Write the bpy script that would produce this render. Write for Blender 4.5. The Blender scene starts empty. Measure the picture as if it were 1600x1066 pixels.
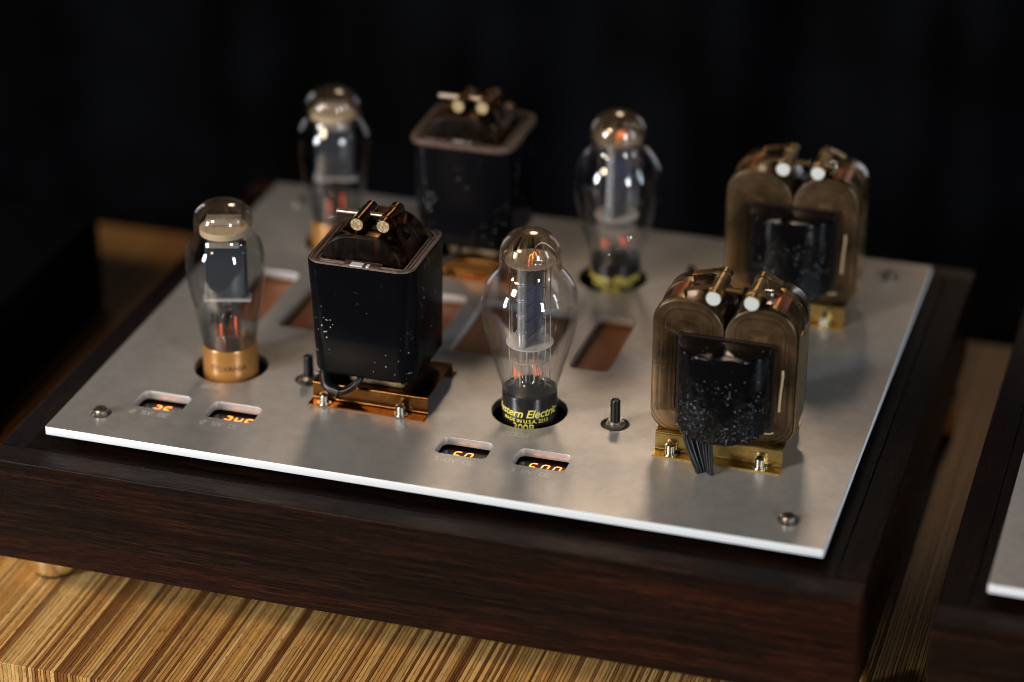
import bpy, bmesh, math, random
from math import sin, cos, pi, radians
from mathutils import Vector, Matrix
random.seed(7)
SC = bpy.context.scene
COL = SC.collection

# ------------------------------------------------------------------ camera, world, lamps
# all lengths below are written in millimetres and scaled by K
K = 0.001
R0 = Vector((0.955744926, 0.294196044, 0.000569813))
R1 = Vector((0.135577807, -0.438726555, -0.888334210))
R2 = Vector((-0.261094418, 0.849098168, -0.459197133))
camd = bpy.data.cameras.new("camera")
cam = bpy.data.objects.new("camera", camd)
COL.objects.link(cam)
rot = Matrix((R0, -R1, -R2)).transposed().to_4x4()
cam.matrix_world = Matrix.Translation((0.69530, -1.27447, 0.79529)) @ rot
camd.sensor_width = 36
camd.lens = 4100 * 36 / 1600
camd.clip_start = 0.05
camd.clip_end = 50
camd.dof.use_dof = True
camd.dof.focus_distance = 1.604
camd.dof.aperture_fstop = 2.15
camd.dof.aperture_blades = 0
SC.camera = cam

SC.view_settings.view_transform = 'Standard'
SC.view_settings.look = 'None'
SC.view_settings.exposure = 0
SC.view_settings.gamma = 1
SC.cycles.max_bounces = 12
SC.cycles.transparent_max_bounces = 40
SC.cycles.glossy_bounces = 6
SC.cycles.transmission_bounces = 12
SC.cycles.use_denoising = True
SC.cycles.sample_clamp_indirect = 6
SC.cycles.filter_width = 0.95

world = bpy.data.worlds.new("World")
SC.world = world
world.use_nodes = True
world.node_tree.nodes["Background"].inputs[0].default_value = (0.75, 0.85, 1, 1)
world.node_tree.nodes["Background"].inputs[1].default_value = 0.0015


def lamp(name, pos, target, w, h, power, col):
    d = bpy.data.lights.new(name, 'AREA')
    d.shape = 'RECTANGLE'
    d.size, d.size_y = w, h
    d.energy = power
    d.color = col
    o = bpy.data.objects.new(name, d)
    COL.objects.link(o)
    o.location = pos
    dv = Vector(target) - Vector(pos)
    o.rotation_euler = dv.to_track_quat('-Z', 'Y').to_euler()
    return o


def az(deg, dist, z):
    return (0.28 + dist * cos(radians(deg)), 0.11 + dist * sin(radians(deg)), z)


lamp("window_strip_left", az(-136, 2.3, 0.62), (0.2, 0.1, 0), 0.24, 0.85, 52, (0.86, 0.94, 1.0))
lamp("window_strip_front", az(-43, 2.3, 0.62), (0.3, 0.1, 0), 0.22, 0.8, 27, (0.86, 0.94, 1.0))
lamp("window_strip_right", az(-4, 1.9, 0.38), (0.3, 0.1, 0), 0.16, 1.3, 8, (0.72, 0.9, 1.0))
sd = bpy.data.lights.new("warm_ceiling_spot", 'SPOT')
sd.energy = 56
sd.color = (1.0, 0.76, 0.56)
sd.spot_size = radians(13.4)
sd.spot_blend = 1.0
sd.shadow_soft_size = 0.28
so = bpy.data.objects.new("warm_ceiling_spot", sd)
COL.objects.link(so)
so.location = (-0.1, 1.85, 1.62)
so.rotation_euler = (Vector((0.29, -0.2, 0)) - so.location).to_track_quat('-Z', 'Y').to_euler()
sd2 = bpy.data.lights.new("gap_fill_spot", 'SPOT')  # added fill light for the dim table strip between the cabinets
sd2.energy = 22
sd2.color = (1.0, 0.70, 0.42)
sd2.spot_size = radians(7.5)
sd2.spot_blend = 1.0
sd2.shadow_soft_size = 0.06
so2 = bpy.data.objects.new("gap_fill_spot", sd2)
COL.objects.link(so2)
so2.location = (0.58, 2.2, 1.45)
so2.rotation_euler = (Vector((0.545, 0.36, -0.118)) - so2.location).to_track_quat('-Z', 'Y').to_euler()
lamp("warm_front_fill", (-0.45, -0.95, 1.05), (0.05, -0.15, -0.1), 0.3, 0.3, 13, (1.0, 0.76, 0.52))  # unseen fill light, added to brighten the table and the plate front
lamp("side_window_right", (0.66, 1.62, 0.15), (0.3, 0.2, 0.05), 0.07, 0.8, 0.55, (0.95, 0.93, 1.0))
lamp("side_window_left", (-1.05, 1.30, 0.15), (0.3, 0.2, 0.05), 0.08, 0.8, 0.9, (0.95, 0.93, 1.0))


# ------------------------------------------------------------------ material helpers
class NT:
    def __init__(s, name):
        s.m = bpy.data.materials.new(name)
        s.m.use_nodes = True
        s.t = s.m.node_tree
        s.t.nodes.clear()
        s.out = s.n('ShaderNodeOutputMaterial')
        s._co = None

    def n(s, ty, **kw):
        nd = s.t.nodes.new(ty)
        for k, v in kw.items():
            setattr(nd, k, v)
        return nd

    def l(s, a, b):
        s.t.links.new(a, b)

    def co(s, scale=(1, 1, 1), rot=(0, 0, 0), loc=(0, 0, 0)):
        if s._co is None:
            s._co = s.n('ShaderNodeTexCoord')
        mp = s.n('ShaderNodeMapping')
        mp.inputs['Scale'].default_value = scale
        mp.inputs['Rotation'].default_value = rot
        mp.inputs['Location'].default_value = loc
        s.l(s._co.outputs['Object'], mp.inputs[0])
        return mp.outputs[0]

    def noise(s, vec, scale=1, detail=4, rough=0.55, dist=0):
        nd = s.n('ShaderNodeTexNoise')
        nd.inputs['Scale'].default_value = scale
        nd.inputs['Detail'].default_value = detail
        nd.inputs['Roughness'].default_value = rough
        nd.inputs['Distortion'].default_value = dist
        s.l(vec, nd.inputs['Vector'])
        return nd.outputs['Fac']

    def ramp(s, fac, stops):
        nd = s.n('ShaderNodeValToRGB')
        el = nd.color_ramp.elements
        while len(el) < len(stops):
            el.new(0.5)
        for e, (p, c) in zip(el, stops):
            e.position = p
            e.color = (c, c, c, 1) if isinstance(c, (int, float)) else (*c, 1)
        s.l(fac, nd.inputs[0])
        return nd.outputs[0]

    def mix(s, a, b, fac, mode='MIX'):
        nd = s.n('ShaderNodeMix', data_type='RGBA', blend_type=mode)
        for ix, v in ((0, fac), (6, a), (7, b)):
            sock = nd.inputs[ix]
            if hasattr(v, 'is_output'):
                s.l(v, sock)
            elif isinstance(v, (int, float)):
                sock.default_value = v if ix == 0 else (v, v, v, 1)
            else:
                sock.default_value = (*v, 1)
        return nd.outputs[2]

    def math(s, op, a, b=0.0):
        nd = s.n('ShaderNodeMath', operation=op)
        for sock, v in ((nd.inputs[0], a), (nd.inputs[1], b)):
            if hasattr(v, 'is_output'):
                s.l(v, sock)
            else:
                sock.default_value = v
        return nd.outputs[0]

    def bump(s, h, strength=0.3, dist=0.0005, normal=None):
        nd = s.n('ShaderNodeBump')
        nd.inputs['Strength'].default_value = strength
        nd.inputs['Distance'].default_value = dist
        s.l(h, nd.inputs['Height'])
        if normal is not None:
            s.l(normal, nd.inputs['Normal'])
        return nd.outputs[0]

    def pbr(s, base, rough=0.5, metal=0.0, normal=None, spec=None, emis=None, estr=0, coat=0, coat_rough=0.1):
        b = s.n('ShaderNodeBsdfPrincipled')
        for nm, v in (('Base Color', base), ('Roughness', rough), ('Metallic', metal)):
            if hasattr(v, 'is_output'):
                s.l(v, b.inputs[nm])
            elif isinstance(v, (int, float)):
                b.inputs[nm].default_value = v
            else:
                b.inputs[nm].default_value = (*v, 1)
        if normal is not None:
            s.l(normal, b.inputs['Normal'])
        if spec is not None:
            b.inputs['Specular IOR Level'].default_value = spec
        if emis is not None:
            b.inputs['Emission Color'].default_value = (*emis, 1)
            b.inputs['Emission Strength'].default_value = estr
        b.inputs['Coat Weight'].default_value = coat
        b.inputs['Coat Roughness'].default_value = coat_rough
        s.l(b.outputs[0], s.out.inputs[0])
        return s.m


def simple(name, col, rough=0.5, metal=0.0, **kw):
    return NT(name).pbr(col, rough, metal, **kw)


M = {}

# aluminium plate: blasted, lightly soiled, with tiny pits
t = NT("blasted_aluminium")
v = t.co()
big = t.noise(v, 9, 5, 0.6)
fine = t.noise(v, 900, 3, 0.6)
mid = t.noise(v, 110, 4, 0.65)
c = t.ramp(big, [(0.3, (0.50, 0.475, 0.45)), (0.7, (0.66, 0.635, 0.61))])
c = t.mix(c, t.ramp(mid, [(0.35, 0.84), (0.62, 1.0)]), 0.7, 'MULTIPLY')
c = t.mix(c, t.ramp(t.noise(v, 1500, 2, 0.7), [(0.3, 0.70), (0.7, 1.12)]), 0.8, 'MULTIPLY')
vor = t.n('ShaderNodeTexVoronoi')
vor.inputs['Scale'].default_value = 260
t.l(v, vor.inputs['Vector'])
pit = t.ramp(vor.outputs['Distance'], [(0.03, 0.35), (0.09, 1.0)])
c = t.mix(c, pit, t.math('MULTIPLY', t.ramp(mid, [(0.5, 0.0), (0.7, 1.0)]), 0.7), 'MULTIPLY')
vw = t.n('ShaderNodeTexVoronoi')
vw.inputs['Scale'].default_value = 420
t.l(v, vw.inputs['Vector'])
vs_ = t.n('ShaderNodeSeparateColor')
t.l(vw.outputs['Color'], vs_.inputs[0])
spk = t.math('MULTIPLY', t.math('LESS_THAN', vw.outputs['Distance'], t.math('MULTIPLY', vs_.outputs[1], 0.16)), t.math('GREATER_THAN', vs_.outputs[0], 0.86))
c = t.mix(c, (0.92, 0.90, 0.88), spk)
r = t.ramp(t.noise(v, 30, 4), [(0.3, 0.36), (0.7, 0.45)])
M['alu'] = t.pbr(c, r, 0.7, t.bump(fine, 0.22, 0.0002))
M['alu_edge'] = simple('milled_aluminium_edge', (0.90, 0.91, 0.92), 0.42, 0.2)
M['alu_wall'] = simple('milled_opening_wall', (0.62, 0.60, 0.59), 0.35, 0.6)

# brighter sawn edge, same metal
t = NT("screw_steel")
M['steel'] = t.pbr((0.62, 0.60, 0.57), 0.22, 1.0)
M['dull_steel'] = simple("dull_steel", (0.42, 0.38, 0.33), 0.34, 1.0)
M['dark_hole'] = simple("dark_cavity", (0.004, 0.004, 0.004), 0.9)
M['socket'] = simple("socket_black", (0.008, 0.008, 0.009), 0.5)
M['case'] = simple("case_black", (0.0012, 0.0012, 0.0013), 0.8, spec=0.03)
M['post'] = simple("black_anodised", (0.006, 0.0065, 0.009), 0.3, spec=0.3)
M['engrave'] = simple("engraved_bare_metal", (0.85, 0.83, 0.80), 0.5, 0.1)


def brass(name, col, rough, dirt):
    t = NT(name)
    v = t.co()
    n1 = t.noise(v, 70, 5, 0.65)
    c = t.mix(col, dirt, t.ramp(n1, [(0.42, 0.0), (0.75, 1.0)]))
    rr = t.ramp(t.noise(v, 45, 4), [(0.3, rough * 0.75), (0.7, rough * 1.4)])
    return t.pbr(c, rr, 1.0, t.bump(n1, 0.12, 0.0003))


M['brass'] = brass("bright_brass", (0.78, 0.56, 0.20), 0.27, (0.42, 0.27, 0.08))
M['amber_brass'] = brass("lacquered_amber_brass", (0.21, 0.105, 0.034), 0.2, (0.10, 0.036, 0.008))
M['pin_brass'] = brass("aged_pin_brass", (0.66, 0.47, 0.22), 0.3, (0.33, 0.2, 0.08))
M['bronze'] = brass("brown_bronze", (0.24, 0.12, 0.045), 0.2, (0.08, 0.035, 0.013))
M['foot_brass'] = simple('turned_foot_brass', (0.88, 0.72, 0.40), 0.24, 0.95)
# matt sawn pin ends
t = NT("sawn_pin_end")
v = t.co()
n1 = t.noise(v, 1100, 4)
M['pin_end'] = t.pbr(t.ramp(n1, [(0.3, (0.60, 0.62, 0.58)), (0.7, (0.82, 0.84, 0.80))]), 0.5, 0.35, t.bump(n1, 0.3, 0.0001))
t = NT("sawn_brass_pin_end")
v = t.co()
n1 = t.noise(v, 700, 4)
M['pin_end_brass'] = t.pbr(t.ramp(n1, [(0.35, (0.34, 0.20, 0.07)), (0.6, (0.75, 0.62, 0.36))]), 0.42, 0.5, t.bump(n1, 0.3, 0.0001))

# wenge / mahogany
def wood_dark(name, scale, tilt, cols, bumpd=0.0005, spec=0.16):
    t = NT(name)
    v = t.co(scale, (0, tilt, 0))
    base = t.noise(v, 1.0, 7, 0.62, 0.5)
    v2 = t.co(tuple(70 if q_ == min(scale) else 1300 for q_ in scale), (0, tilt * 1.0, 0))
    fine = t.noise(v2, 1.0, 5, 0.7, 0.3)
    c = t.ramp(base, [(0.32, cols[0]), (0.5, cols[1]), (0.66, cols[2])])
    c = t.mix(c, t.ramp(fine, [(0.40, 0.15), (0.56, 1.5)]), 0.9, 'MULTIPLY')
    # low red cathedral figure towards the bottom of the board
    v3 = t.co((3, 3, 22), (0, 0.10, 0), (0, 0, 1.35))
    fig = t.noise(v3, 1.0, 3, 0.5, 0.8)
    c = t.mix(c, (1.9, 1.25, 1.05), t.ramp(fig, [(0.5, 0.0), (0.58, 0.75)]), 'MULTIPLY')
    h = t.math('ADD', t.math('MULTIPLY', fine, 1.0), t.math('MULTIPLY', base, 0.5))
    rr = t.ramp(fine, [(0.35, 0.5), (0.65, 0.3)])
    return t.pbr(c, rr, 0.0, t.bump(h, 0.8, bumpd), spec=spec)


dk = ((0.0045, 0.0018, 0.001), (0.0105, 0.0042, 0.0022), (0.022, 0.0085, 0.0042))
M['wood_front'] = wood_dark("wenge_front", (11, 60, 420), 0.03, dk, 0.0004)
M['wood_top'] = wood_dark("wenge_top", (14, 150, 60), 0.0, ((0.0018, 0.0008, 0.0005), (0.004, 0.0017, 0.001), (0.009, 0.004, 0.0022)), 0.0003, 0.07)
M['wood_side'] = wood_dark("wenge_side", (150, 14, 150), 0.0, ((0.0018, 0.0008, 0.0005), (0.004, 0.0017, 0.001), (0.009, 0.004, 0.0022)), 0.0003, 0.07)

# plywood lamellas of the table, colour by lamella
t = NT("plywood_lamella")
oi = t.n('ShaderNodeObjectInfo')
sx = t.n('ShaderNodeCombineXYZ')
t.l(t.math('MULTIPLY', oi.outputs['Random'], 57.0), sx.inputs[0])
t.l(t.math('MULTIPLY', oi.outputs['Random'], 31.0), sx.inputs[1])
va = t.n('ShaderNodeVectorMath', operation='ADD')
t.l(t.co((180, 9, 60)), va.inputs[0])
t.l(sx.outputs[0], va.inputs[1])
g = t.noise(va.outputs[0], 1.0, 6, 0.65, 0.4)
vb = t.n('ShaderNodeVectorMath', operation='ADD')
t.l(t.co((1100, 130, 600)), vb.inputs[0])
t.l(sx.outputs[0], vb.inputs[1])
pores = t.noise(vb.outputs[0], 1.0, 3, 0.6)
c = oi.outputs['Color']
c = t.mix(c, t.ramp(g, [(0.3, 0.6), (0.6, 1.1)]), 0.8, 'MULTIPLY')
c = t.mix(c, t.ramp(pores, [(0.34, 0.12), (0.42, 1.0)]), 0.85, 'MULTIPLY')
M['ply'] = t.pbr(c, 0.42, 0, t.bump(g, 0.3, 0.0003), spec=0.4)
M['seam'] = simple("glue_seam", (0.02, 0.009, 0.004), 0.8)

# curtain
t = NT("black_curtain")
v = t.co()
M['curtain'] = t.pbr(t.ramp(t.noise(v, 5, 3), [(0.42, (0.0003, 0.0003, 0.0005)), (0.64, (0.0055, 0.006, 0.0095))]), 0.8, 0, spec=0.15)
M['floor'] = simple("dark_floor", (0.004, 0.004, 0.005), 0.7, spec=0.1)

# coil casing LT: satin black with specks of dust and nicks
t = NT("black_coil_casing")
v = t.co()
vor = t.n('ShaderNodeTexVoronoi')
vor.inputs['Scale'].default_value = 700
t.l(v, vor.inputs['Vector'])
clump = t.math('GREATER_THAN', t.noise(v, 60, 3), 0.56)
cellr = t.n('ShaderNodeSeparateColor')
t.l(vor.outputs['Color'], cellr.inputs[0])
sp = t.math('MULTIPLY', t.math('LESS_THAN', vor.outputs['Distance'], t.math('MULTIPLY', cellr.outputs[1], 0.3)), t.math('GREATER_THAN', cellr.outputs[0], 0.72))
sp = t.math('MULTIPLY', sp, clump)
c = t.mix((0.003, 0.003, 0.004), (0.65, 0.66, 0.68), sp)
nn = t.noise(v, 60, 4)
M['casing'] = t.pbr(c, t.ramp(nn, [(0.3, 0.14), (0.7, 0.22)]), 0, t.bump(nn, 0.08, 0.0006), spec=0.06)

# bubbly black lacquer of the RT coil
t = NT("bubbly_black_lacquer")
v = t.co()
low = t.n('ShaderNodeSeparateXYZ')
t.l(t.co(), low.inputs[0])
b1 = t.noise(v, 330, 3, 0.7)
b2 = t.noise(v, 34, 3, 0.6)
grad = t.n('ShaderNodeMapRange')
grad.inputs[1].default_value = 0.070
grad.inputs[2].default_value = 0.028
t.l(low.outputs[2], grad.inputs[0])
h = t.math('MULTIPLY', b1, t.math('MULTIPLY', t.ramp(b2, [(0.4, 0.15), (0.6, 1.0)]), t.math('ADD', grad.outputs[0], 0.12)))
vor = t.n('ShaderNodeTexVoronoi')
vor.inputs['Scale'].default_value = 420
t.l(v, vor.inputs['Vector'])
h2 = t.math('MULTIPLY', t.math('SUBTRACT', 1.0, vor.outputs['Distance']), t.math('MULTIPLY', t.ramp(b2, [(0.4, 0.0), (0.58, 1.0)]), grad.outputs[0]))
nrm = t.bump(h, 0.9, 0.0022)
nrm = t.bump(h2, 0.8, 0.0010, nrm)
v3_ = t.n('ShaderNodeTexVoronoi')
v3_.inputs['Scale'].default_value = 850
t.l(v, v3_.inputs['Vector'])
sc_ = t.n('ShaderNodeSeparateColor')
t.l(v3_.outputs['Color'], sc_.inputs[0])
cl_ = t.math('MULTIPLY', t.ramp(t.noise(v, 90, 3), [(0.42, 0.0), (0.6, 1.0)]), t.math('ADD', t.math('MULTIPLY', grad.outputs[0], 0.9), 0.12))
sp_ = t.math('MULTIPLY', t.math('LESS_THAN', v3_.outputs['Distance'], t.math('MULTIPLY', sc_.outputs[1], 0.34)), t.math('LESS_THAN', sc_.outputs[0], cl_))  # pale specks in the colour stand for glints on the bubbles
M['lacquer'] = t.pbr(t.mix((0.003, 0.0028, 0.0032), (0.24, 0.25, 0.27), sp_), 0.12, 0, nrm, spec=0.16)
M['bobbin'] = simple("bobbin_card", (0.010, 0.005, 0.004), 0.35)
M['bobbin_gloss'] = simple("bobbin_top", (0.016, 0.013, 0.015), 0.3)

# varnished laminated core
def core_mat(name, c0, c1, c2, metal=0.5, coat=0.3, spec=0.5, laminated=False):
    t = NT(name)
    v = t.co((1, 1, 1))
    if laminated:
        # wound strip: lines run parallel to the outline of each rounded loop
        sp = t.n('ShaderNodeSeparateXYZ')
        t.l(v, sp.inputs[0])
        pu = t.math('SUBTRACT', t.math('ABSOLUTE', t.math('SUBTRACT', t.math('ABSOLUTE', t.math('SUBTRACT', sp.outputs[0], 0.4083)), 0.0219)), 0.0045)
        pz = t.math('SUBTRACT', t.math('ABSOLUTE', t.math('SUBTRACT', sp.outputs[2], 0.0575)), 0.0275)
        mu, mz = t.math('MAXIMUM', pu, 0.0), t.math('MAXIMUM', pz, 0.0)
        d = t.math('ADD', t.math('SQRT', t.math('ADD', t.math('MULTIPLY', mu, mu), t.math('MULTIPLY', mz, mz))), t.math('MINIMUM', t.math('MAXIMUM', pu, pz), 0.0))
        d = t.math('ADD', t.math('MAXIMUM', d, 0.0035), t.math('MULTIPLY', t.math('MINIMUM', t.math('SUBTRACT', d, 0.0035), 0.0), 0.12))
        wob = t.noise(v, 30, 3)
        cb = t.n('ShaderNodeCombineXYZ')
        t.l(t.math('ADD', t.math('MULTIPLY', d, 1100.0), t.math('MULTIPLY', wob, 1.2)), cb.inputs[0])
        t.l(t.math('MULTIPLY', sp.outputs[2], 18.0), cb.inputs[1])
        t.l(t.math('MULTIPLY', sp.outputs[1], 40.0), cb.inputs[2])
        streak = t.noise(cb.outputs[0], 1.0, 4, 0.65)
    else:
        streak = t.noise(t.co((120, 25, 35)), 1.0, 5, 0.6, 1.0)
    blot = t.noise(v, 38, 5, 0.62)
    c = t.ramp(streak, [(0.3, c0), (0.52, c1), (0.72, c2)])
    c = t.mix(c, t.ramp(blot, [(0.36, 0.3), (0.62, 1.15)]), 0.8, 'MULTIPLY')
    return t.pbr(c, t.ramp(blot, [(0.3, 0.22), (0.7, 0.38)]), metal, t.bump(streak, 0.35, 0.0004), spec=spec, coat=coat, coat_rough=0.15)


M['core'] = core_mat("varnished_core", (0.04, 0.020, 0.009), (0.12, 0.070, 0.032), (0.25, 0.155, 0.068), 0.6, 0.4, 0.5, True)
M['core_dark'] = core_mat("dark_lacquered_core", (0.003, 0.002, 0.002), (0.008, 0.005, 0.003), (0.03, 0.016, 0.008), 0.0, 0.0, 0.12)
M['core_tan'] = core_mat("tan_core_foot", (0.16, 0.11, 0.06), (0.30, 0.21, 0.11), (0.42, 0.30, 0.17))
t = NT("varnish_drip")
M['drip'] = t.pbr((0.62, 0.42, 0.22), 0.25, 0, coat=0.5)
t = NT("wound_paper")
v = t.co()
n1 = t.noise(v, 420, 4, 0.7)
M['paper'] = t.pbr(t.ramp(n1, [(0.35, (0.03, 0.015, 0.009)), (0.65, (0.12, 0.068, 0.045))]), 0.42, 0, t.bump(n1, 0.6, 0.0006))
M['tag'] = simple("white_tag", (0.62, 0.60, 0.58), 0.45)
M['cable'] = simple("black_cable", (0.006, 0.006, 0.007), 0.3, spec=0.3)

# pierced brown board behind the vent windows
t = NT("pierced_brown_board")
v = t.co((1, 1, 1), (0, 0, 0.785))
ck = t.n('ShaderNodeTexVoronoi')
ck.inputs['Scale'].default_value = 520
ck.inputs['Randomness'].default_value = 0.0
t.l(v, ck.inputs['Vector'])
hole = t.ramp(ck.outputs['Distance'], [(0.22, 0.22), (0.36, 1.0)])
c = t.mix((0.36, 0.14, 0.055), hole, 1.0, 'MULTIPLY')
M['grille'] = t.pbr(c, 0.5, 0.1, t.bump(hole, 0.5, 0.0006))
M['pcb'] = simple("display_window_black", (0.012, 0.004, 0.004), 0.25)
M['led'] = simple("lit_segment", (0.8, 0.25, 0.05), 0.5, emis=(1.0, 0.30, 0.035), estr=3.0)
M['heat'] = simple("glowing_filament", (0.5, 0.1, 0.02), 0.5, emis=(1.0, 0.10, 0.015), estr=1.2)
M['heat_soft'] = simple("glowing_filament_top", (0.5, 0.1, 0.02), 0.5, emis=(1.0, 0.24, 0.05), estr=2.6)

# tubes
def glass(name, tint=(0.985, 0.985, 0.985), ior=1.5, rough=0.0, film=None):
    t = NT(name)
    ge = t.n('ShaderNodeNewGeometry')
    dt = t.n('ShaderNodeVectorMath', operation='DOT_PRODUCT')
    t.l(ge.outputs['Normal'], dt.inputs[0])
    t.l(ge.outputs['Incoming'], dt.inputs[1])
    fz = t.math('ADD', t.math('MULTIPLY', t.math('POWER', t.math('SUBTRACT', 1.0, t.math('ABSOLUTE', dt.outputs['Value'])), 4.2), 0.955), 0.045)
    tr = t.n('ShaderNodeBsdfTransparent')
    tr.inputs[0].default_value = (*tint, 1)
    gl = t.n('ShaderNodeBsdfGlossy')
    gl.inputs['Roughness'].default_value = 0.02 + rough
    gl.inputs['Color'].default_value = (1, 1, 1, 1)
    mx = t.n('ShaderNodeMixShader')
    t.l(fz, mx.inputs[0])
    t.l(tr.outputs[0], mx.inputs[1])
    t.l(gl.outputs[0], mx.inputs[2])
    last = mx.outputs[0]
    if film:
        # deposit on the inside of the glass, thickest where film(z) says
        sep = t.n('ShaderNodeSeparateXYZ')
        t.l(t.co(), sep.inputs[0])
        mr = t.n('ShaderNodeMapRange')
        mr.inputs[1].default_value = film['z0'] * K
        mr.inputs[2].default_value = film['z1'] * K
        t.l(sep.outputs[2], mr.inputs[0])
        ang = t.math('ARCTAN2', sep.outputs[1], sep.outputs[0])
        cb = t.n('ShaderNodeCombineXYZ')
        t.l(t.math('MULTIPLY', t.math('SINE', ang), film.get('k', 4.0)), cb.inputs[0])
        t.l(t.math('MULTIPLY', t.math('COSINE', ang), film.get('k', 4.0)), cb.inputs[1])
        nz = t.noise(cb.outputs[0], 1.0, 4, 0.6)
        amt = t.math('MULTIPLY', mr.outputs[0], t.ramp(nz, [(0.46, film['lo']), (0.62, film['hi'])]))
        d = t.n('ShaderNodeBsdfPrincipled')
        d.inputs['Base Color'].default_value = (*film['col'], 1)
        d.inputs['Roughness'].default_value = film.get('rough', 0.25)
        d.inputs['Metallic'].default_value = film.get('metal', 0.6)
        m2 = t.n('ShaderNodeMixShader')
        t.l(amt, m2.inputs[0])
        t.l(last, m2.inputs[1])
        t.l(d.outputs[0], m2.inputs[2])
        last = m2.outputs[0]
    t.l(last, t.out.inputs[0])
    return t.m


M['glass'] = glass("clear_bulb_glass")
M['glass_getter'] = glass("bulb_glass_with_brown_getter", tint=(0.96, 0.925, 0.885), film=dict(z0=103, z1=110, lo=0.0, hi=0.34, col=(0.30, 0.20, 0.10), k=6.0, metal=0.7, rough=0.3))
M['glass_blue'] = glass("bulb_glass_with_violet_bloom", tint=(0.965, 0.965, 0.985), film=dict(z0=70, z1=94, lo=0.0, hi=0.07, col=(0.20, 0.19, 0.46), k=1.6, metal=0.0, rough=0.5))
M['glass_smoke'] = glass("smoky_bulb_glass", tint=(0.93, 0.935, 0.94), film=dict(z0=40, z1=24, lo=0.1, hi=0.75, col=(0.10, 0.10, 0.105), k=0.7, metal=0.9, rough=0.2))
M['glass_getter82'] = glass("smoky_bulb_glass_brown_top", tint=(0.94, 0.92, 0.90), film=dict(z0=96, z1=108, lo=0.0, hi=0.13, col=(0.26, 0.18, 0.10), k=3.0, metal=0.6, rough=0.3))
t = NT("mica")
tr = t.n('ShaderNodeBsdfTransparent')
tr.inputs[0].default_value = (0.9, 0.88, 0.85, 1)
pb = t.n('ShaderNodeBsdfPrincipled')
nz = t.noise(t.co(), 300, 5, 0.7)
t.l(t.ramp(nz, [(0.3, (0.42, 0.37, 0.33)), (0.7, (0.62, 0.57, 0.53))]), pb.inputs['Base Color'])
pb.inputs['Roughness'].default_value = 0.3
mx = t.n('ShaderNodeMixShader')
mx.inputs[0].default_value = 0.45
t.l(tr.outputs[0], mx.inputs[1])
t.l(pb.outputs[0], mx.inputs[2])
t.l(mx.outputs[0], t.out.inputs[0])
M['mica'] = t.m
M['mica_low'] = simple("frosted_mica", (0.42, 0.39, 0.37), 0.4)
M['anode'] = simple("carbonised_nickel", (0.74, 0.74, 0.76), 0.25, 0.8)
M['anode_sheet'] = simple("anode_sheet", (0.20, 0.20, 0.22), 0.4, 0.6)
M['nickel'] = simple("nickel_rod", (0.72, 0.70, 0.68), 0.2, 1.0)
M['graphite'] = simple("grey_anode_sheet", (0.055, 0.06, 0.068), 0.38, 0.25)
M['ceramic'] = simple("cream_ceramic", (0.62, 0.50, 0.34), 0.5)
M['copper'] = simple("copper_hook", (0.75, 0.28, 0.14), 0.3, 0.9)
M['bakelite'] = simple("black_bakelite", (0.010, 0.010, 0.012), 0.2, coat=0.3)
t = NT("amber_tube_base")
v = t.co()
M['amber_base'] = t.pbr(t.ramp(t.noise(v, 40, 4), [(0.3, (0.34, 0.145, 0.03)), (0.7, (0.46, 0.21, 0.055))]), 0.3, 0.35, coat=0.3)
M['yellow_print'] = simple("yellow_print", (0.80, 0.66, 0.12), 0.5)
M['faded_print'] = simple("faded_brown_print", (0.06, 0.025, 0.008), 0.5)


# ------------------------------------------------------------------ geometry helpers
def new(name, bm, mat, parent=None, smooth=False, angle=40, loc=None):
    me = bpy.data.meshes.new(name)
    bm.normal_update()
    bm.to_mesh(me)
    bm.free()
    for m_ in (mat if isinstance(mat, (list, tuple)) else [mat]):
        me.materials.append(m_)
    if smooth:
        for p in me.polygons:
            p.use_smooth = True
        try:
            me.set_sharp_from_angle(angle=radians(angle))
        except Exception:
            pass
    o = bpy.data.objects.new(name, me)
    COL.objects.link(o)
    if parent is not None:
        o.parent = parent
    if loc is not None:
        o.location = Vector(loc) * K
    return o


def empty(name, loc, label=None, cat=None, group=None):
    o = bpy.data.objects.new(name, None)
    o.empty_display_size = 0.02
    COL.objects.link(o)
    o.location = Vector(loc) * K
    tag(o, label, cat, group)
    return o


def tag(o, label=None, cat=None, group=None, kind=None):
    if label: o['label'] = label
    if cat: o['category'] = cat
    if group: o['group'] = group
    if kind: o['kind'] = kind
    return o


def V(*a):
    return Vector(a) * K


def box(bm, x0, x1, y0, y1, z0, z1, bev=0.0, seg=2):
    r = bmesh.ops.create_cube(bm, size=1)
    vs = r['verts']
    for v_ in vs:
        v_.co = Vector(((x0 + x1) / 2 + v_.co.x * (x1 - x0), (y0 + y1) / 2 + v_.co.y * (y1 - y0), (z0 + z1) / 2 + v_.co.z * (z1 - z0))) * K
    if bev:
        es = set()
        for v_ in vs:
            es.update(v_.link_edges)
        bmesh.ops.bevel(bm, geom=list(es), offset=bev * K, segments=seg, affect='EDGES', profile=0.5)
    return bm


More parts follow.
